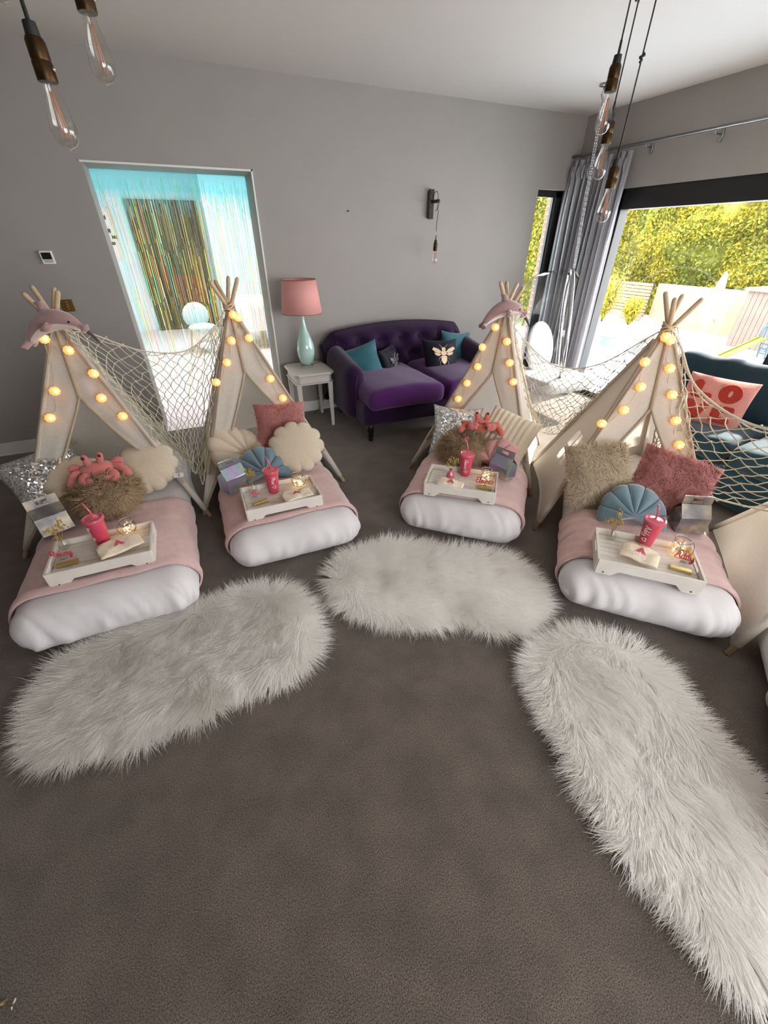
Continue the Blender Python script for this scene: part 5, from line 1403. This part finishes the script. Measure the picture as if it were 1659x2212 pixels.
rr_ = lambda x0, x1, z0, z1, c=.018: [(x0 + c, z0), (x1 - c, z0), (x1, z0 + c), (x1, z1 - c), (x1 - c, z1), (x0 + c, z1), (x0, z1 - c), (x0, z0 + c)]
blob('letter', rr_(-.155, -.095, .008, .13)); blob('letter', rr_(-.15, -.02, .008, .05, .014))
ring = [(.075 + .068 * math.cos(a), .07 + .064 * math.sin(a)) for a in np.linspace(0, 2 * PI, 24, endpoint=False)]
blob('letter', ring)
blob('letter', [(-.155, -.012), (-.10, -.012), (-.075, -.075), (-.05, -.012), (.0, -.012), (-.05, -.13), (-.105, -.13)])
blob('letter', rr_(.02, .075, -.13, -.012)); blob('letter', rr_(.07, .145, -.13, -.09, .012)); blob('letter', rr_(.07, .145, -.055, -.012, .012))
MB().ell((.075, -.08, .25), (.012, .006, .022), 10, 8).build('letter_hole', 'pink_pile', th)

# ------------------------------------------------------------------ the garden outside
GZ = -2.4
slab('ground_deck', [(XR + WT, 7.2, -8, 20, -.35, -.08)], 'stone_deck', 'pale deck just outside the sliding window')
slab('ground_patio', [(7.2, 40, -14, 50, GZ - .2, GZ)], 'stone_patio', 'sunlit pale patio in the lower garden')
# boundary: rendered wall and slatted fence
slab('garden_wall', [(24.5, 24.8, 11.0, 17.2, GZ, GZ + 2.0)], 'render_wall', 'cream rendered garden wall')
fn_ = thing('slat_fence', 'pale slatted timber fence behind the sun loungers', 'fence', (24.2, 21.5, GZ))
for k in range(12):
    MB().box((0, 0, .12 + k * .165), (.05, 8.4, .13)).build('slat', 'fence_slat', fn_, smooth=False)
for y in (-4.1, -1.4, 1.4, 4.1): MB().box((.06, y, 1.05), (.1, .1, 2.1)).build('post', 'shed_dark', fn_, smooth=False)
# shed
sh_ = thing('garden_shed', 'timber-clad garden shed with a flat roof beside the slide', 'shed', (23.4, 8.7, GZ))
MB().box((0, 0, 1.1), (2.0, 5.6, 2.2)).build('carcass', 'shed_dark', sh_, smooth=False)
for k in range(28): MB().box((-1.02, -2.7 + k * .2, 1.1), (.04, .185, 2.18)).build('plank', 'shed_plank', sh_, smooth=False)
for k in range(10): MB().box((-.9 + k * .2, 2.82, 1.1), (.185, .04, 2.18)).build('plank', 'shed_plank', sh_, smooth=False)
MB().box((0, 0, 2.26), (2.3, 5.9, .14)).build('roof', 'shed_plank', sh_, smooth=False, bevel=.02)
# parasol
pr = thing('parasol', 'white closed garden parasol on a pole', 'parasol', (21.6, 12.3, GZ))
MB().tube([(0, 0, 0), (0, 0, 2.9)], .035, 10).build('pole', 'parasol', pr)
def cf(u, v):
    a = 2 * PI * u; r = (.05 + .26 * (v ** .7)) * (1 + .22 * math.sin(a * 8)); r *= 1 - .25 * max(0, v - .8) / .2
    return (r * math.cos(a), r * math.sin(a), 2.85 - 1.9 * v)
MB().grid(64, 16, cf, wu=True).build('canopy', 'parasol', pr)
MB().box((0, 0, .04), (.9, .9, .08)).build('base', 'stone_patio', pr, smooth=False)
MB().tube([(.0, -.3, 1.05), (-.06, -.34, 1.0), (0, -.36, .98)], .03, 6).build('tie', 'shed_plank', pr)
# loungers
def lounger(label, x, y, rz):
    t = thing('sun_lounger', label, 'sun lounger', (x, y, GZ), rz, 'white sun loungers')
    MB().box((0, 0, .34), (1.3, .62, .07)).build('mattress', 'lounger_white', t, smooth=False, bevel=.02)
    MB().box((.86, 0, .62), (.75, .62, .07), M=Matrix.Rotation(-.85, 3, 'Y')).build('backrest', 'lounger_white', t, smooth=False, bevel=.02)
    MB().box((0.1, 0, .27), (1.6, .64, .06)).build('frame', 'lounger_white', t, smooth=False)
    for sx in (-.6, .75):
        for sy in (-.27, .27): MB().box((sx, sy, .13), (.06, .06, .26)).build('leg', 'lounger_white', t, smooth=False)
lounger('white sun lounger beside the shrub, with its back raised', 18.3, 15.2, .25)
lounger('white sun lounger next to the garden wall end, with its back raised', 19.2, 13.9, .25)
o = MB().box((0, 0, .2), (.45, .45, .4)).box((0, 0, .42), (.5, .5, .04)).build('cool_box', 'turquoise', smooth=False, bevel=.02); o.location = (17.2, 13.6, GZ)
tag(o, 'small turquoise box on the patio by the sun loungers', 'box')
# slide
sl = thing('garden_slide', 'yellow garden slide with blue handrails by the shed', 'slide', P(1588, 772, GZ), math.radians(-110)); sl.scale = (.72, .72, .72)
MB().add([(0, .9, 1.05), (.5, .9, 1.05), (.5, -.1 + .9 - 1.9, .08), (0, -1.1, .08)], [(0, 1, 2, 3)]).build('chute', 'slide_yellow', sl, smooth=False, solid=.05)
for x in (0, .5): MB().tube([(x, .9, 1.12), (x, -1.1, .16)], .05, 8).build('chute_edge', 'slide_yellow', sl)
for x in (0, .5): MB().tube(cat_rom([(x, 1.3, 0), (x, 1.15, .8), (x, 1.1, 1.5), (x, .98, 1.62), (x, .86, 1.5), (x, .84, 1.05)], 5), .035, 8).build('handrail', 'blue_plastic', sl)
for k in range(4): MB().box((.25, 1.26 - k * .05, .25 + k * .25), (.5, .08, .05)).build('step', 'blue_plastic', sl, smooth=False)
# hedge and shrubs: leaf clouds over dark cores
def leaves(name, parent, pts, size, m, normal=None):
    n = len(pts); a = RNG.normal(0, 1, (n, 3)); a /= np.linalg.norm(a, axis=1, keepdims=True); b = np.cross(a, RNG.normal(0, 1, (n, 3))); b /= np.linalg.norm(b, axis=1, keepdims=True)
    s_ = size * RNG.uniform(.6, 1.3, (n, 1))
    V = np.stack([pts - a * s_, pts + b * s_ * .5, pts + a * s_, pts - b * s_ * .5], 1).reshape(-1, 3)
    o = np_mesh(name, V, (np.arange(n) * 4)[:, None] + np.arange(4), m, parent); o['kind'] = 'stuff'; return o
hg = thing('hedge', 'tall sunlit yellow-green hedge closing off the garden', 'hedge', (27, 20, GZ))
def hs(u, v):
    y = -16 + 34 * u; z = 8.6 * v; bu = .9 * nz((y * .35, z * .35, 2), 1) + .5 * nz((y * .9, z * .9, 4), 1)
    return (.6 + bu * -1.0 - .2 * math.sin(v * 3), y, z)
MB().grid(90, 26, hs).build('core', 'leaf_core', hg)
for m, cnt, k in (('leaf_a', 34000, 1), ('leaf_b', 46000, 2), ('leaf_c', 9000, 3)):
    u = RNG.random(cnt * 2); v = RNG.random(cnt * 2)
    q = np.array([nz((a * 14, b * 4, k * 9.0), 1) for a, b in zip(u, v)]); keep = q > np.quantile(q, .5 if k == 3 else .25); u, v = u[keep], v[keep]
    pts = np.array([hs(a, b) for a, b in zip(u, v)]); pts += RNG.normal(0, .10, pts.shape); pts[:, 0] -= .12
    leaves('foliage', hg, pts, .10, m)
for (x, y, r, hgt, lb) in ((22.5, 18.6, .9, 2.6, 'loose pale green shrub in front of the slatted fence'), (23.0, 17.2, .6, 1.4, 'low yellow shrub at the end of the garden wall'), (23.2, 21.0, .7, 1.9, 'small yellow shrub at the corner of the slatted fence')):
    t = thing('shrub', lb, 'shrub', (x, y, GZ))
    for k in range(5):
        a = 1.26 * k; MB().tube([(0, 0, 0), (.25 * r * math.cos(a), .25 * r * math.sin(a), hgt * .5), (.6 * r * math.cos(a), .6 * r * math.sin(a), hgt * .9)], [.04, .03, .01], 6).build('stem', 'shed_dark', t)
    pts = []
    for k in range(90):
        a = RNG.uniform(0, 2 * PI); q = RNG.uniform(.1, 1.0); L_ = RNG.uniform(.55, 1.1) * hgt
        for w_ in np.linspace(.15, 1, 26): pts.append((r * q * w_ ** 1.2 * math.cos(a), r * q * w_ ** 1.2 * math.sin(a), L_ * (w_ - .12 * q * w_ * w_)))
    leaves('foliage', t, np.array(pts) + RNG.normal(0, .05, (len(pts), 3)), .075, 'leaf_b')
# a few more trees that show through the slit window
t = thing('hedge', 'sunlit yellow-green hedge seen through the slit window', 'hedge', (12, 17, GZ))
def hs2(u, v): return (-4 + 9.5 * u, .6 * nz((u * 8, v * 5, 3), 1), 7.5 * v)
MB().grid(50, 24, hs2).build('core', 'leaf_core', t)
for m, cnt in (('leaf_a', 12000), ('leaf_b', 16000), ('leaf_c', 3000)):
    pts = np.array([hs2(a, b) for a, b in RNG.random((cnt, 2))]) + RNG.normal(0, .1, (cnt, 3)); pts[:, 1] -= .15
    leaves('foliage', t, pts, .085, m)

# ------------------------------------------------------------------ crumbs of dried flower on the carpet
for lb, px, m, sz, rz in (('curled golden petal lying alone on the bare carpet', (10, 2166), 'gold_card', .016, .3), ('pale pointed dry leaf lying on the bare carpet', (33, 2163), 'pouch', .010, 1.2), ('tiny pale dry leaf scrap lying on the bare carpet', (27, 2179), 'pouch', .007, 1.9)):
    p = P(*px)
    o = MB().grid(7, 5, lambda u, v: (sz * (u - .5), sz * .5 * (v - .5) * math.sin(PI * (.08 + .84 * u)), .003 + sz * .25 * (2 * u - 1) ** 2 + sz * .2 * (v - .5) ** 2)).build('dried_petal', m, solid=.0006)
    o.location = (p[0], p[1], 0); o.rotation_euler = (0, 0, rz); tag(o, lb, 'petal')
